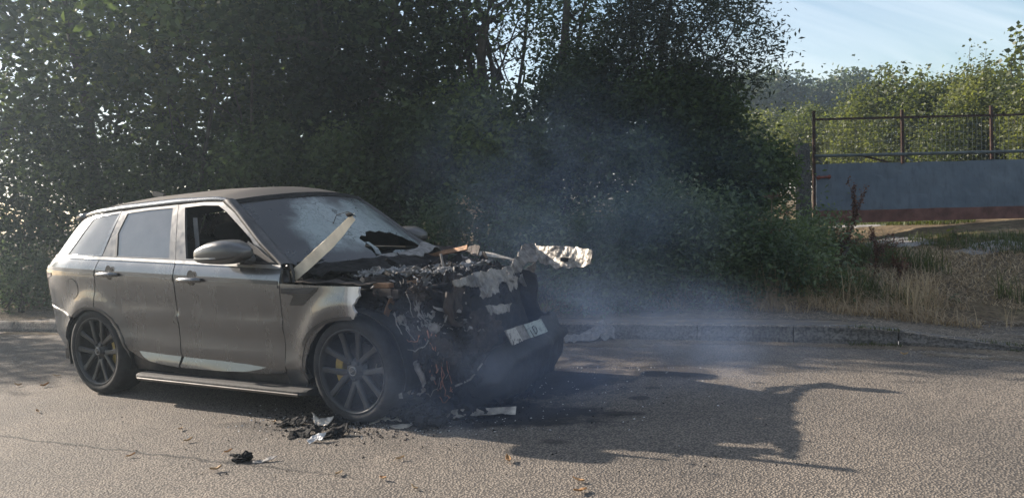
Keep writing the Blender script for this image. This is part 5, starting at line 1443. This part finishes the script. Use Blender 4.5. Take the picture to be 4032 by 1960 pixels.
# the hedge on the other side of the road, behind the camera: it shows only in the car's paint and glass
for i, (x, y, rx, rz, lab) in enumerate(((-13, -9.5, 3.2, 2.2, 'hedge bush across the road, furthest left'), (-8, -10.5, 3.0, 2.6, 'hedge bush across the road, second from the left'), (-3, -11, 3.1, 2.1, 'hedge bush across the road, straight behind the camera'),
                                         (2.5, -11.5, 3.2, 2.7, 'hedge bush across the road, right of the camera'), (8, -12, 3.2, 2.3, 'hedge bush across the road, second from the right'), (13.5, -12.5, 3.2, 2.6, 'hedge bush across the road, furthest right'))):
    root = tag(empty('roadside_hedge', (x, y, 0)), lab, 'hedge', 'hedge across the road')
    Q, T, rg = foliage([((0, 0, rz * .75), (rx, 1.3, rz))], 420, 14, .25, 5000 + i, -1.4, 1.2)
    k_ = Q[:, 2] > 0.02
    quads_mesh('foliage', leaf_quads(Q[k_], .22, .65, rg), T[k_], MAT['leaf_a'], root)['kind'] = 'stuff'
    mb = MB(); mb.tube([(0, 0, 0), (.1, .05, rz)], [.08, .02], 6); mb.build('stem', MAT['bark'], root, True)

# ------------------------------------------------------------------ shrubs under them
G_S = 'dark shrubs under the trees'
for i, (lab, ells, n_cl, lm, leaf) in enumerate((
        ('dark shrub at the far left behind the pavement', [E_(20, 560, 14.2, 150, .8, 150), E_(120, 650, 13.6, 110, .6, 100)], 420, 'leaf_b', .08),
        ('dark shrub behind the tail of the car', [E_(230, 510, 14.0, 150, .8, 130), E_(160, 420, 14.6, 120, .8, 90)], 420, 'leaf_b', .08),
        ('dark shrub behind the rear side window', [E_(450, 470, 13.4, 150, .8, 130), E_(380, 400, 14.0, 110, .7, 90)], 460, 'leaf_b', .08),
        ('dark shrub behind the middle of the car roof', [E_(680, 440, 13.0, 150, .8, 130)], 420, 'leaf_b', .08),
        ('dark shrub behind the windscreen', [E_(880, 430, 12.6, 130, .8, 140), E_(960, 520, 12.0, 110, .6, 110)], 520, 'leaf_b', .08),
        ('brownish shrub right of the windscreen', [E_(1080, 430, 12.2, 130, .7, 130), E_(1020, 350, 12.8, 120, .7, 80)], 520, 'leaf_b', .085),
        ('shrub below the many-stemmed tree', [E_(1230, 400, 12.0, 140, .7, 140), E_(1180, 290, 12.8, 120, .7, 70), E_(1280, 500, 11.4, 130, .6, 100)], 640, 'leaf_a', .08),
        ('tall domed shrub below the single-stemmed tree', [E_(1430, 330, 11.9, 140, .8, 150), E_(1470, 230, 12.3, 110, .7, 90), E_(1400, 470, 11.2, 130, .6, 110)], 900, 'leaf_b', .07),
        ('big dark shrub below the willow', [E_(1660, 330, 11.5, 150, .8, 150), E_(1720, 260, 11.8, 110, .7, 90), E_(1590, 440, 10.9, 120, .6, 110), E_(1780, 330, 11.5, 90, .6, 110)], 1050, 'leaf_b', .07),
        ('low dark thorn bush beside the concrete post', [E_(1860, 440, 11.2, 120, .7, 95), E_(1930, 470, 11.3, 70, .5, 80), E_(1760, 470, 10.9, 90, .5, 100)], 760, 'leaf_b', .06))):
    shrub('dark_shrub', lab, ells, lm, int(n_cl * (.8 if i < 4 else 1.05)), 20, leaf * 1.15, .58, 1200 + i * 7, -1.25, .13, 'shrub', G_S, 6)
# lower brambles and nettles by the pavement
G_B = 'brambles along the pavement'
for i, (lab, ells, n_cl) in enumerate((
        ('bramble clump just right of the windscreen foot', [E_(1130, 590, 10.6, 90, .5, 70)], 260),
        ('bramble clump behind the crumpled bonnet', [E_(1320, 600, 10.1, 120, .5, 75), E_(1400, 680, 9.55, 100, .3, 65)], 520),
        ('pale-leaved bramble clump right of the bonnet corner', [E_(1530, 610, 9.8, 120, .5, 85), E_(1500, 715, 9.25, 100, .25, 60), E_(1600, 720, 9.2, 90, .22, 50)], 760),
        ('bramble clump in front of the big dark shrub', [E_(1680, 590, 9.8, 110, .5, 90), E_(1690, 715, 9.1, 110, .22, 55)], 640),
        ('bramble clump spilling over the pavement edge', [E_(1820, 620, 9.5, 110, .5, 85), E_(1790, 720, 8.95, 100, .22, 50), E_(1930, 680, 9.2, 90, .3, 55)], 700),
        ('low green clump at the foot of the gate', [E_(1990, 630, 10.0, 120, .5, 60), E_(2070, 600, 10.8, 80, .4, 40), E_(2060, 680, 9.2, 90, .3, 40)], 520),
        ('low weeds left of the car behind the pavement', [E_(40, 690, 13.0, 120, .4, 60)], 260))):
    shrub('bramble_clump', lab, ells, 'leaf_n', n_cl, 22, .062, .42, 1500 + i * 5, -.75, .17, 'bramble', G_B, 7)


# nettles and tall weeds, each with its own stem and leaf pairs
def herb(name, label, px, Y, h, seed, mat='leaf_n', leaf=.085, pairs=13, lean=.12, cat='plant', group=None, flower=False, stemmat='stem'):
    rng = np.random.default_rng(seed)
    b_ = gp(px, Y); root = tag(empty(name, b_), label, cat, group)
    tip = np.array([rng.normal() * lean * h + .04 * h, rng.normal() * lean * h, h])
    pts, rad = grow((0, 0, 0), tip, .006, .0025, rng, 8, .06)
    mb = MB(); mb.tube(pts, rad, 5); mb.build('stem', MAT[stemmat], root, True)
    C = []; D = []; S = []
    for k in range(pairs):
        t = .15 + .85 * k / pairs
        p = np.array(pts[0]) + (tip) * t
        an = k * 1.57 + rng.uniform(-.4, .4)
        for q in (0, math.pi):
            C.append(p); D.append([math.cos(an + q), math.sin(an + q), -.45 + rng.normal() * .25]); S.append(leaf * (1.15 - .6 * t) * rng.uniform(.7, 1.2))
    C, D, S = np.array(C), unit(np.array(D)), np.array(S)[:, None]
    s_ = unit(np.cross(D, np.array([0, 0, 1.0]))); n_ = np.cross(s_, D)
    V = np.concatenate([np.stack([C, C + D * S * .35 + s_ * S * .26, C + D * S * .7 + s_ * S * .16 - n_ * S * .05, C + D * S * .6], 1),
                        np.stack([C, C + D * S * .6, C + D * S * .7 - s_ * S * .16 - n_ * S * .05, C + D * S * .35 - s_ * S * .26], 1),
                        np.stack([C + D * S * .6, C + D * S * .7 + s_ * S * .16 - n_ * S * .05, C + D * S - n_ * S * .18, C + D * S * .7 - s_ * S * .16 - n_ * S * .05], 1)])
    T = rng.uniform(.25, 1, len(C)); T = np.concatenate([T, T, T])
    quads_mesh('leaves', V, T, MAT[mat], root)['kind'] = 'stuff'
    if flower:
        c = tip + rng.normal(size=(70, 3)) * np.array([.05, .05, .03])
        quads_mesh('flower_head', leaf_quads(c, .028, .7, rng), rng.uniform(.4, 1, 70), MAT['straw'], root)['kind'] = 'stuff'
    return root
G_N = 'nettles and tall weeds in front of the shrubs'
r = random.Random(31)
ZONES = ((1130, 1300, 10.2, 1.0, 'nettle in the tall stand behind the burnt engine'), (1130, 1300, 10.4, 1.2, 'nettle in the tall stand behind the burnt engine'), (1400, 1560, 10.0, .8, 'nettle behind the bright bonnet corner'), (1560, 1900, 9.9, .75, 'nettle among the brambles between the car and the gatepost'),
         (1820, 2010, 10.6, 1.05, 'nettle in the dark corner beside the concrete post'), (960, 1130, 11.0, .9, 'nettle just behind the windscreen'), (1850, 1960, 10.8, 1.1, 'nettle in the dark corner beside the concrete post'))
for k in range(46):
    zone = r.choice(ZONES)
    herb('nettle', zone[4], r.uniform(*zone[:2]), zone[2] + r.uniform(-.3, .4), zone[3] * r.uniform(.7, 1.15), 2000 + k, group=G_N)
herb('hemp_agrimony', 'taller pale-headed weed above the nettles behind the bonnet', 1158, 10.3, 1.42, 71, flower=True, pairs=16, cat='plant')
herb('hemp_agrimony', 'pale-headed weed to the right of the taller one behind the bonnet', 1215, 10.3, 1.28, 72, flower=True, pairs=15, cat='plant')
# dead hogweed, docks
def hogweed(label, px, Y, h, seed):
    rng = np.random.default_rng(seed); b_ = gp(px, Y)
    root = tag(empty('dead_hogweed', b_), label, 'plant')
    tip = np.array([.05, 0, h]); pts, rad = grow((0, 0, 0), tip, .010, .005, rng, 7, .05)
    mb = MB(); mb.tube(pts, rad, 6); mb.build('stalk', MAT['deadstem'], root, True)
    tips = [tip, np.array([-.22, .05, h * .78]), np.array([.20, -.05, h * .80]), np.array([.1, .1, h * .62])]
    for j, tp in enumerate(tips):
        mb = MB()
        if j: p2, r2 = grow(pts[3], tp, .006, .004, rng, 5, .1); mb.tube(p2, r2, 5)
        C = []
        for q in range(16):
            a = q * 2.4; rr = .11 * math.sqrt(q / 16) * (1.2 if j == 0 else .8)
            e = tp + np.array([rr * math.cos(a), rr * math.sin(a), .07 - rr * .25])
            mb.tube([tp, (tp + e) / 2 + np.array([0, 0, .012]), e], .0018, 4, False); C += [e] * 7
        mb.build('umbel', MAT['deadstem'], root, True)
        C = np.array(C) + rng.normal(size=(len(C), 3)) * .012
        quads_mesh('seed_head', leaf_quads(C, .016, .7, rng), rng.uniform(size=len(C)), MAT['dead'], root)['kind'] = 'stuff'
hogweed('dead brown hogweed with flat seed heads in front of the thorn bush', 1935, 9.6, 1.12, 5)
hogweed('shorter dead hogweed left of the taller one', 1885, 9.5, .90, 6)
def dock(label, px, Y, h, seed, lean=0.0, br=5):
    rng = np.random.default_rng(seed); b_ = gp(px, Y)
    root = tag(empty('dead_dock', b_), label, 'plant')
    tip = np.array([lean, 0, h]); pts, rad = grow((0, 0, 0), tip, .007, .003, rng, 9, .05)
    mb = MB(); mb.tube(pts, rad, 5); C = []
    P_ = [np.array(p) for p in pts[3:]]
    for k in range(br):
        a = P_[rng.integers(0, 4)]; e = a + np.array([rng.normal() * .16, rng.normal() * .08, h * rng.uniform(.16, .32)])
        p2, r2 = grow(a, e, .004, .002, rng, 6, .1); mb.tube(p2, r2, 4); P_ += [np.array(p) for p in p2[1:]]
    mb.build('stalk', MAT['dead_stalk'], root, True)
    C = np.repeat(np.array(P_), 24, 0); C = C + rng.normal(size=C.shape) * np.array([.011, .011, .035])
    quads_mesh('seed_spike', leaf_quads(C, .026, .75, rng), rng.uniform(size=len(C)), MAT['dead'], root)['kind'] = 'stuff'
MAT['dead_stalk'] = simple('red_brown_stalk', (.09, .045, .03), .9, var=.3, bmp=.1, spec=.2)
dock('tall reddish dead dock standing against the gate panel', 2148, 10.6, 1.25, 1, -.05, 7)
dock('reddish dead dock low at the gate foot, left of the tall one', 2098, 10.4, .62, 2, .05)
dock('brown dead dock right of the tall one', 2190, 9.9, .66, 3, .02)
dock('short brown dead dock on the dry verge', 2250, 9.4, .42, 4, .1)
for k, (px, Y, h) in enumerate(((2080, 11.6, .85), (2110, 11.4, .65), (2045, 11.2, .9), (2020, 11.0, .8))):
    herb('nettle', 'nettle standing in front of the left end of the gate', px, Y, h, 2200 + k, group=G_N)
herb('burdock', 'broad-leaved green weed on the track under the gate', 2400, 11.6, .22, 2301, leaf=.26, pairs=6, mat='grass')
herb('burdock', 'low broad-leaved weed near the right edge of the verge', 2330, 8.9, .16, 2302, leaf=.20, pairs=5, mat='grass')
herb('burdock', 'low green weed right of the brown dock', 2400, 8.7, .14, 2303, leaf=.20, pairs=5, mat='grass')

# ------------------------------------------------------------------ grasses
def blades(name, label, pts, h, mat, seed, curve=.5, w=.004, flat=0.0, tint=(.2, 1.0)):
    """Three-segment blades from root points."""
    rng = np.random.default_rng(seed); n = len(pts)
    P0 = np.array(pts)
    H = h * rng.uniform(.35, 1.15, size=(n, 1))
    an = rng.uniform(0, 2 * math.pi, n); d = np.stack([np.cos(an), np.sin(an), np.zeros(n)], 1)
    s = np.stack([-np.sin(an), np.cos(an), np.zeros(n)], 1)
    cv = curve * rng.uniform(.2, 1.4, size=(n, 1)); up = np.array([0, 0, 1.0])
    out = []
    for k in range(3):
        a, b_ = k / 3, (k + 1) / 3
        def pt(t): return P0 + up * H * (t - flat * t) * (1 - .35 * cv * t * t) + d * H * cv * t ** (2 - flat)
        wa, wb = w * (1 - a * .75), w * (1 - b_ * .75) if k < 2 else w * .1
        out.append(np.stack([pt(a) - s * wa, pt(a) + s * wa, pt(b_) + s * wb, pt(b_) - s * wb], 1))
    T = rng.uniform(*tint, n); V = np.concatenate(out); T = np.concatenate([T, T, T])
    o = quads_mesh(name, V, T, MAT[mat], None); tag(o, label, 'grass', kind='stuff'); return o
def scatter(n, x0, x1, d0, d1, seed, clump=None, thr=-9, den=None):
    rng = np.random.default_rng(seed); out = []
    xs_ = rng.uniform(x0, x1, n); ds = rng.uniform(d0, d1, n)
    g = vnoise(np.stack([xs_, ds, np.zeros(n)], 1), clump or 1.0, seed + 1)
    for x, d, q in zip(xs_, ds, g):
        if q < thr: continue
        s = (kerb_y(x + .3) - kerb_y(x - .3)) / .6; L = math.sqrt(1 + s * s)
        y = kerb_y(x) + d * L
        out.append((x, y, ground_z(x, y)))
    return out
blades('dry_grass', 'tall dry straw grass along the back of the pavement', scatter(8000, -1.0, 4.8, .85, 2.0, 1, 4.5, .1), .30, 'straw', 1, 1.7, .0034, .15, (.0, .8))
blades('dry_grass', 'short dry grass matted over the verge', scatter(60000, -2.0, 9.5, .95, 5.0, 2, 1.6, -.9), .10, 'straw', 2, 1.5, .0045, .35, (.15, 1.0))
blades('dry_grass', 'dry grass tufts by the docks', scatter(2600, 2.4, 4.8, 1.0, 2.1, 3, 5, .3), .55, 'straw', 3, .7, .0032, 0, (.1, 1))
blades('green_grass', 'green grass under the gate and along the track', scatter(48000, 2.6, 11, 3.9, 9.5, 4, 1.5, -.2), .15, 'grass', 4, .9, .006)
blades('green_grass', 'tall green grass and weeds below the left end of the gate', scatter(7000, 3.2, 5.4, 1.9, 4.6, 14, 2.4, -.3), .42, 'grass', 14, .9, .005)
blades('green_grass', 'green grass at the foot of the brambles', scatter(7000, -12, 4.5, 1.4, 2.8, 5, 2.0, -.3), .30, 'grass', 5, .8, .005)
blades('green_grass', 'green tufts along the dropped kerb', scatter(1300, 3.1, 5.2, -.10, .06, 6, 5, .0), .05, 'grass', 6, 1.0, .003)
blades('straw_litter', 'straw litter lying in the gutter below the kerb', scatter(24000, -9, 5.6, -.18, .03, 7, 2.2, -.6) + scatter(52000, -9, 5.6, -.42, -.08, 17, 3.4, .45), .06, 'litter', 7, 2.0, .0042, .80, (.0, 1.0))
blades('straw_litter', 'straw litter strewn over the pavement', scatter(30000, -9, 6.5, .45, 1.25, 8, 2.6, -.4) + scatter(22000, -9, 6.5, .14, .6, 18, 2.6, .1), .06, 'litter', 8, 2.0, .0042, .80, (.0, 1.0))

# ------------------------------------------------------------------ sunlit hedge and far trees behind the gate
G_H = 'sunlit hedge behind the gate'
for i, (lab, ells, n_cl, leaf) in enumerate((
        ('sunlit bramble bank left of the gate', [E_(1880, 365, 29, 95, 1.5, 70), E_(1960, 345, 28, 100, 1.5, 65), E_(1830, 380, 27, 80, 1.2, 90)], 1300, .10),
        ('sunlit bramble bank behind the left end of the gate', [E_(2060, 375, 25, 100, 1.3, 95), E_(2120, 330, 24.5, 90, 1.3, 65)], 1300, .10),
        ('sunlit bramble bank behind the middle post of the gate', [E_(2190, 370, 21.5, 100, 1.1, 140), E_(2290, 300, 20.5, 110, 1.1, 110), E_(2300, 400, 19.8, 100, 1.0, 110)], 1500, .095),
        ('taller sunlit hedge behind the right end of the gate', [E_(2440, 380, 17.8, 110, .9, 150), E_(2410, 275, 18.6, 110, .9, 75), E_(2520, 310, 17.2, 90, .9, 105)], 1500, .09),
        ('tallest hedge bush at the right edge', [E_(2640, 360, 15.6, 110, .8, 180), E_(2600, 250, 16.0, 90, .8, 70)], 1000, .085))):
    shrub('hedge_bush', lab, ells, 'leaf_h', int(n_cl * .9), 26, leaf * .9, .6, 1700 + i * 9, -.8, .15, 'hedge', G_H, 7)
def shoot(label, px, py0, py1, Y, seed, dx=0, leaf=.12):
    """A leafy hazel shoot standing up out of the hedge."""
    rng = np.random.default_rng(seed); a, b_ = np.array(at(px, py0, Y)), np.array(at(px + dx, py1, Y))
    root = tag(empty('hazel_shoot', a), label, 'sapling', 'hazel shoots above the hedge')
    pts, rad = grow((0, 0, 0), b_ - a, .012, .004, rng, 8, .05); mb = MB(); mb.tube(pts, rad, 5); mb.build('stem', MAT['bark'], root, True)
    P_ = np.array(pts); C = np.repeat(P_, 9, 0) + rng.normal(size=(72, 3)) * .10
    quads_mesh('leaves', leaf_quads(C, leaf, .75, rng, .3), rng.uniform(.2, .8, 72), MAT['leaf_h'], root)['kind'] = 'stuff'
for k, (px, py0, py1, dx, lab) in enumerate(((2205, 270, 180, 6, 'leafy shoot, leftmost above the hedge'), (2238, 260, 168, 0, 'leafy shoot second from the left above the hedge'), (2275, 260, 166, -4, 'leafy shoot third from the left above the hedge'), (2312, 255, 172, 8, 'leafy shoot rightmost of the close four above the hedge'),
                                          (2440, 230, 118, 0, 'thin tall shoot in the middle of the taller hedge'), (2478, 230, 122, 3, 'thin tall shoot right of the middle one'), (2548, 200, 70, 6, 'tallest leafy shoot at the right edge'), (2572, 200, 95, 0, 'shoot beside the tallest one at the right edge'))):
    shoot(lab, px, py0, py1, 20.5 - 4.2 * (px - 2200) / 370, 3000 + k, dx, .12 if k < 4 or k > 5 else .07)
for k, (px, py, Y, rx, rz, lab) in enumerate(((1945, 232, 62, 80, 40, 'hazy round tree far off beyond the end of the row'), (2065, 250, 66, 60, 30, 'hazy low tree far off in the middle'), (2130, 236, 60, 70, 38, 'hazy round tree far off left of the shoots'), (1850, 250, 58, 60, 40, 'hazy tree far off behind the willow'))):
    e = E_(px, py, Y, rx, 2.5, rz); x, y = e[0][0], e[0][1]
    b_ = (x, y, ground_z(x, y) - .1)
    tree('far_tree', lab, b_, [(b_, (x, y, e[0][2]), .25, .1)], [e, (tuple(np.array(e[0]) - np.array([0, 0, 2.2])), (e[1][0] * .9, 2.2, e[1][2] * 1.6))], 'leaf_f', 560, 14, .34, .7, 4000 + k, -1.2, .45, 'far trees', None, 4, 1.0, twigs=10)

# ------------------------------------------------------------------ concrete post and gate
MAT['oldpost'] = concrete('old_concrete', (.105, .102, .098), (.05, .048, .044))
MAT['gate_rust'] = simple('rusty_gate_iron', (.045, .026, .020), .85, .2, var=.45, scale=16, bmp=.4, spec=.2)
MAT['gate_pipe'] = simple('weathered_grey_pipe', (.070, .085, .088), .6, .4, var=.35, scale=9, bmp=.2)
def panel_mat():
    mt, t, b, o = new_mat('galvanised_panel')
    n1 = tex(t, 2.2, 7, .6); n2 = tex(t, 12, 6, .7, stretch=(1, 1, .25)); n3 = tex(t, 5, 3)
    c = ramp(t, n1, [(.3, (.068, .092, .124)), (.7, (.110, .138, .175))])
    c = mixc(t, ramp(t, n2, [(.50, 0.0), (.72, .6)]), c, (.035, .040, .050))
    n4 = tex(t, 30, 3); c = mixc(t, ramp(t, n4, [(.66, 0.0), (.72, .7)]), c, (.07, .035, .025))
    tcn = t.nodes.new('ShaderNodeTexCoord'); sp = t.nodes.new('ShaderNodeSeparateXYZ'); t.links.new(tcn.outputs['Generated'], sp.inputs[0])
    rz = math_node(t, 'ADD', sp.outputs[2], math_node(t, 'MULTIPLY', math_node(t, 'SUBTRACT', n3, .5), .06))
    c = mixc(t, ramp(t, rz, [(.04, .35), (.08, .0)]), c, (.10, .05, .035))
    t.links.new(c, b.inputs['Base Color']); b.inputs['Roughness'].default_value = .6; b.inputs['Metallic'].default_value = .25
    bump(t, b, n2, .1, .01); return mt
MAT['gate_panel'] = panel_mat()
GY = 12.8
def g_(px, py, dy=0.0): return at(px, py, GY + dy)
p0, p1 = g_(2003, 362, -.5), g_(2010, 600, -.5)
post = tag(empty('concrete_post', g_(2020, 600, -.5)), 'leaning square concrete gatepost left of the gate', 'post')
V = []; F = []
c0 = Vector(post.location)
for i in range(15):
    t = i / 14; px = 2018 + 6 * t; py = 362 + 250 * t
    c = g_(px, py, -.5) - c0; h = .085 + .01 * t
    for k, (sx, sy) in enumerate(((-1, -1), (1, -1), (1, 1), (-1, 1))):
        q = Vector((sx * h, sy * h, 0)); q += Vector((noise.noise(Vector((i * .7, k, 1))), noise.noise(Vector((i * .7, k, 9))), 0)) * .010
        if i == 0: q *= .88
        V.append(c + q)
for i in range(14):
    for k in range(4): F.append((i * 4 + k, (i + 1) * 4 + k, (i + 1) * 4 + (k + 1) % 4, i * 4 + (k + 1) % 4))
F += [(0, 1, 2, 3), (56, 59, 58, 57)]
mesh_obj('post_shaft', V, F, MAT['oldpost'], post, False)
gate = tag(empty('field_gate', g_(2050, 562)), 'grey sheet metal field gate with a rusty mesh topped frame above it', 'gate')
O = Vector(gate.location)
def gpart(name, mat, build):
    mb = MB(); build(mb); mb.V = [v - O for v in mb.V]; return mb.build(name, MAT[mat], gate)
def bar(mb, a, b_, w, d):
    a, b_ = Vector(a), Vector(b_); ax = (b_ - a).normalized(); fy = Vector((0, 1, 0)); sx = ax.cross(fy).normalized(); fy = sx.cross(ax)
    V = []
    for p in (a, b_):
        for i, j in ((-1, -1), (1, -1), (1, 1), (-1, 1)): V.append(p + sx * i * w / 2 + fy * j * d / 2)
    mb.add(V, [(0, 1, 2, 3), (7, 6, 5, 4), (0, 4, 5, 1), (1, 5, 6, 2), (2, 6, 7, 3), (3, 7, 4, 0)])
RX_ = 2740; sl = -.0245
def ly(y0, px): return y0 + sl * (px - 2050)
def pan(mb):
    mb.sheet([g_(2052, 413), g_(2300, ly(413, 2300) + .8), g_(RX_, ly(413, RX_))], [g_(2053, 533), g_(2300, ly(533, 2300) - .6), g_(RX_, ly(533, RX_))], 60, 12, .016, 1.9, 3, .006)
gpart('sheet_panel', 'gate_panel', pan)
def kick(mb): mb.sheet([g_(2053, 531, -.014), g_(RX_, ly(531, RX_), -.014)], [g_(2054, 562, -.012), g_(RX_, ly(562, RX_), -.012)], 30, 3, .006, 2.5, 4, .008)
MAT['kick'] = simple('rust_red_kick_strip', (.135, .068, .056), .85, .1, var=.4, scale=5, bmp=.3, spec=.2)
gpart('kick_strip', 'kick', kick)
for px, y0, y1 in ((2047, 279, 566), (2269, 276, 412), (2493, 266, 400), (2715, 260, 392)): gpart('upright', 'gate_rust', lambda mb: bar(mb, g_(px, y0, -.02), g_(px + 2, y1, -.02), .042, .036))
gpart('top_rail', 'gate_rust', lambda mb: bar(mb, g_(2051, 301), g_(RX_, ly(301, RX_)), .034, .03))
gpart('pipe_rail', 'gate_pipe', lambda mb: mb.tube([g_(2049, 393, -.03), g_(2300, ly(393, 2300) + .6, -.03), g_(RX_, ly(393, RX_), -.03)], .026, 10))
for k in range(59):
    px = 2062 + k * 11.3
    if abs((px - 2047) % 223) < 4: continue
    gpart('mesh_wire', 'gate_pipe', lambda mb: mb.tube([g_(px, ly(304, px), .02), g_(px + .5, ly(358, px), .022), g_(px, ly(412, px), .02)], .0026, 4, False))
for y in (322, 341, 360, 376): gpart('mesh_wire', 'gate_pipe', lambda mb: mb.tube([g_(2050, ly(y, 2050), .022), g_(2400, ly(y, 2400), .022), g_(RX_, ly(y, RX_), .022)], .0026, 4, False))
gpart('brace', 'gate_rust', lambda mb: bar(mb, g_(2160, 390, .03), g_(2235, 408, .03), .03, .012))
gpart('brace', 'gate_pipe', lambda mb: bar(mb, g_(2273, 388, .03), g_(2296, 406, .03), .03, .012))
gpart('brace', 'gate_pipe', lambda mb: bar(mb, g_(2052, 396, .03), g_(2070, 412, .03), .03, .012))
MAT['latch'] = simple('red_rusty_latch', (.17, .05, .035), .8, .2, var=.4, scale=20, bmp=.3)
gpart('latch', 'latch', lambda mb: (mb.tube([g_(2054, 447, -.04), g_(2090, 444.5, -.04)], .020, 8), bar(mb, g_(2060, 442, -.02), g_(2060, 452, -.02), .03, .04), bar(mb, g_(2086, 440, -.02), g_(2086, 450, -.02), .03, .04)))

# ------------------------------------------------------------------ air and smoke
def volume_box(name, lo, hi, label, dens, color, aniso, noise_=None):
    mb = MB(); mb.box(((lo[0] + hi[0]) / 2, (lo[1] + hi[1]) / 2, (lo[2] + hi[2]) / 2), (hi[0] - lo[0], hi[1] - lo[1], hi[2] - lo[2]))
    mt = bpy.data.materials.new(name); mt.use_nodes = True; t = mt.node_tree; t.nodes.clear()
    out = t.nodes.new('ShaderNodeOutputMaterial'); v = t.nodes.new('ShaderNodeVolumePrincipled')
    v.inputs['Color'].default_value = (*color, 1); v.inputs['Density'].default_value = dens; v.inputs['Anisotropy'].default_value = aniso
    t.links.new(v.outputs[0], out.inputs['Volume'])
    return tag(mb.build(name, mt, None), label, kind='stuff')
volume_box('haze', (-48, -6, -1), (48, 90, 11.5), 'thin pale haze in the air, added in part for lens glare', .0021, (.70, .85, 1.0), .68)  # density and blue tint also stand in for lens glare and lifted blacks
SMOKES = ((1440, 900, 5.7, 2.3, 1.3, .80, .24, 1), (1480, 640, 7.0, 1.7, .9, 1.0, .09, 2), (1180, 880, 5.0, 1.3, .8, .8, .14, 3), (1380, 460, 8.0, 1.9, .9, 1.5, .14, 4), (1680, 470, 8.6, 1.6, .8, 1.1, .09, 5))
for (px, py, Y, rx, ry, rz, dens, sd) in SMOKES:
    c = at(px, py, Y)
    bm = bmesh.new(); bmesh.ops.create_icosphere(bm, subdivisions=3, radius=1.0)
    for v in bm.verts:
        k = 1 + .25 * fbm(v.co + Vector((sd * 3, 0, 0)), 1.3, 3); v.co = Vector((v.co.x * rx * k, v.co.y * ry * k, max(-c.z + .02, v.co.z * rz * k)))
    mt = bpy.data.materials.new('smoke'); mt.use_nodes = True; t = mt.node_tree; t.nodes.clear()
    out = t.nodes.new('ShaderNodeOutputMaterial'); v = t.nodes.new('ShaderNodeVolumePrincipled')
    tcn = t.nodes.new('ShaderNodeTexCoord')
    mpn = t.nodes.new('ShaderNodeMapping'); mpn.inputs['Scale'].default_value = (1 / rx, 1 / ry, 1 / rz); t.links.new(tcn.outputs['Object'], mpn.inputs[0])
    ln = t.nodes.new('ShaderNodeVectorMath'); ln.operation = 'LENGTH'; t.links.new(mpn.outputs[0], ln.inputs[0])
    fall = ramp(t, ln.outputs['Value'], [(.0, 1.0), (.35, .75), (.95, 0.0)], 'EASE')
    nz = t.nodes.new('ShaderNodeTexNoise'); nz.inputs['Scale'].default_value = 1.5; nz.inputs['Detail'].default_value = 4; nz.inputs['Distortion'].default_value = .8; t.links.new(tcn.outputs['Object'], nz.inputs['Vector'])
    dn = math_node(t, 'MULTIPLY', math_node(t, 'MULTIPLY', fall, ramp(t, nz.outputs[0], [(.38, .06), (.66, 1.0)])), dens)
    t.links.new(dn, v.inputs['Density']); v.inputs['Color'].default_value = (.44, .62, 1.0, 1); v.inputs['Anisotropy'].default_value = .1
    t.links.new(v.outputs[0], out.inputs['Volume'])
    o = bm_obj('smoke', bm, mt, None, True); o.location = c
    tag(o, {1: 'bluish smoke lying over the road right of the bumper', 2: 'thin smoke above the bright bonnet corner', 3: 'thin smoke in front of the front wheel', 4: 'smoke rising past the many-stemmed tree', 5: 'thin smoke in front of the big dark shrub'}[sd], 'smoke', kind='stuff')
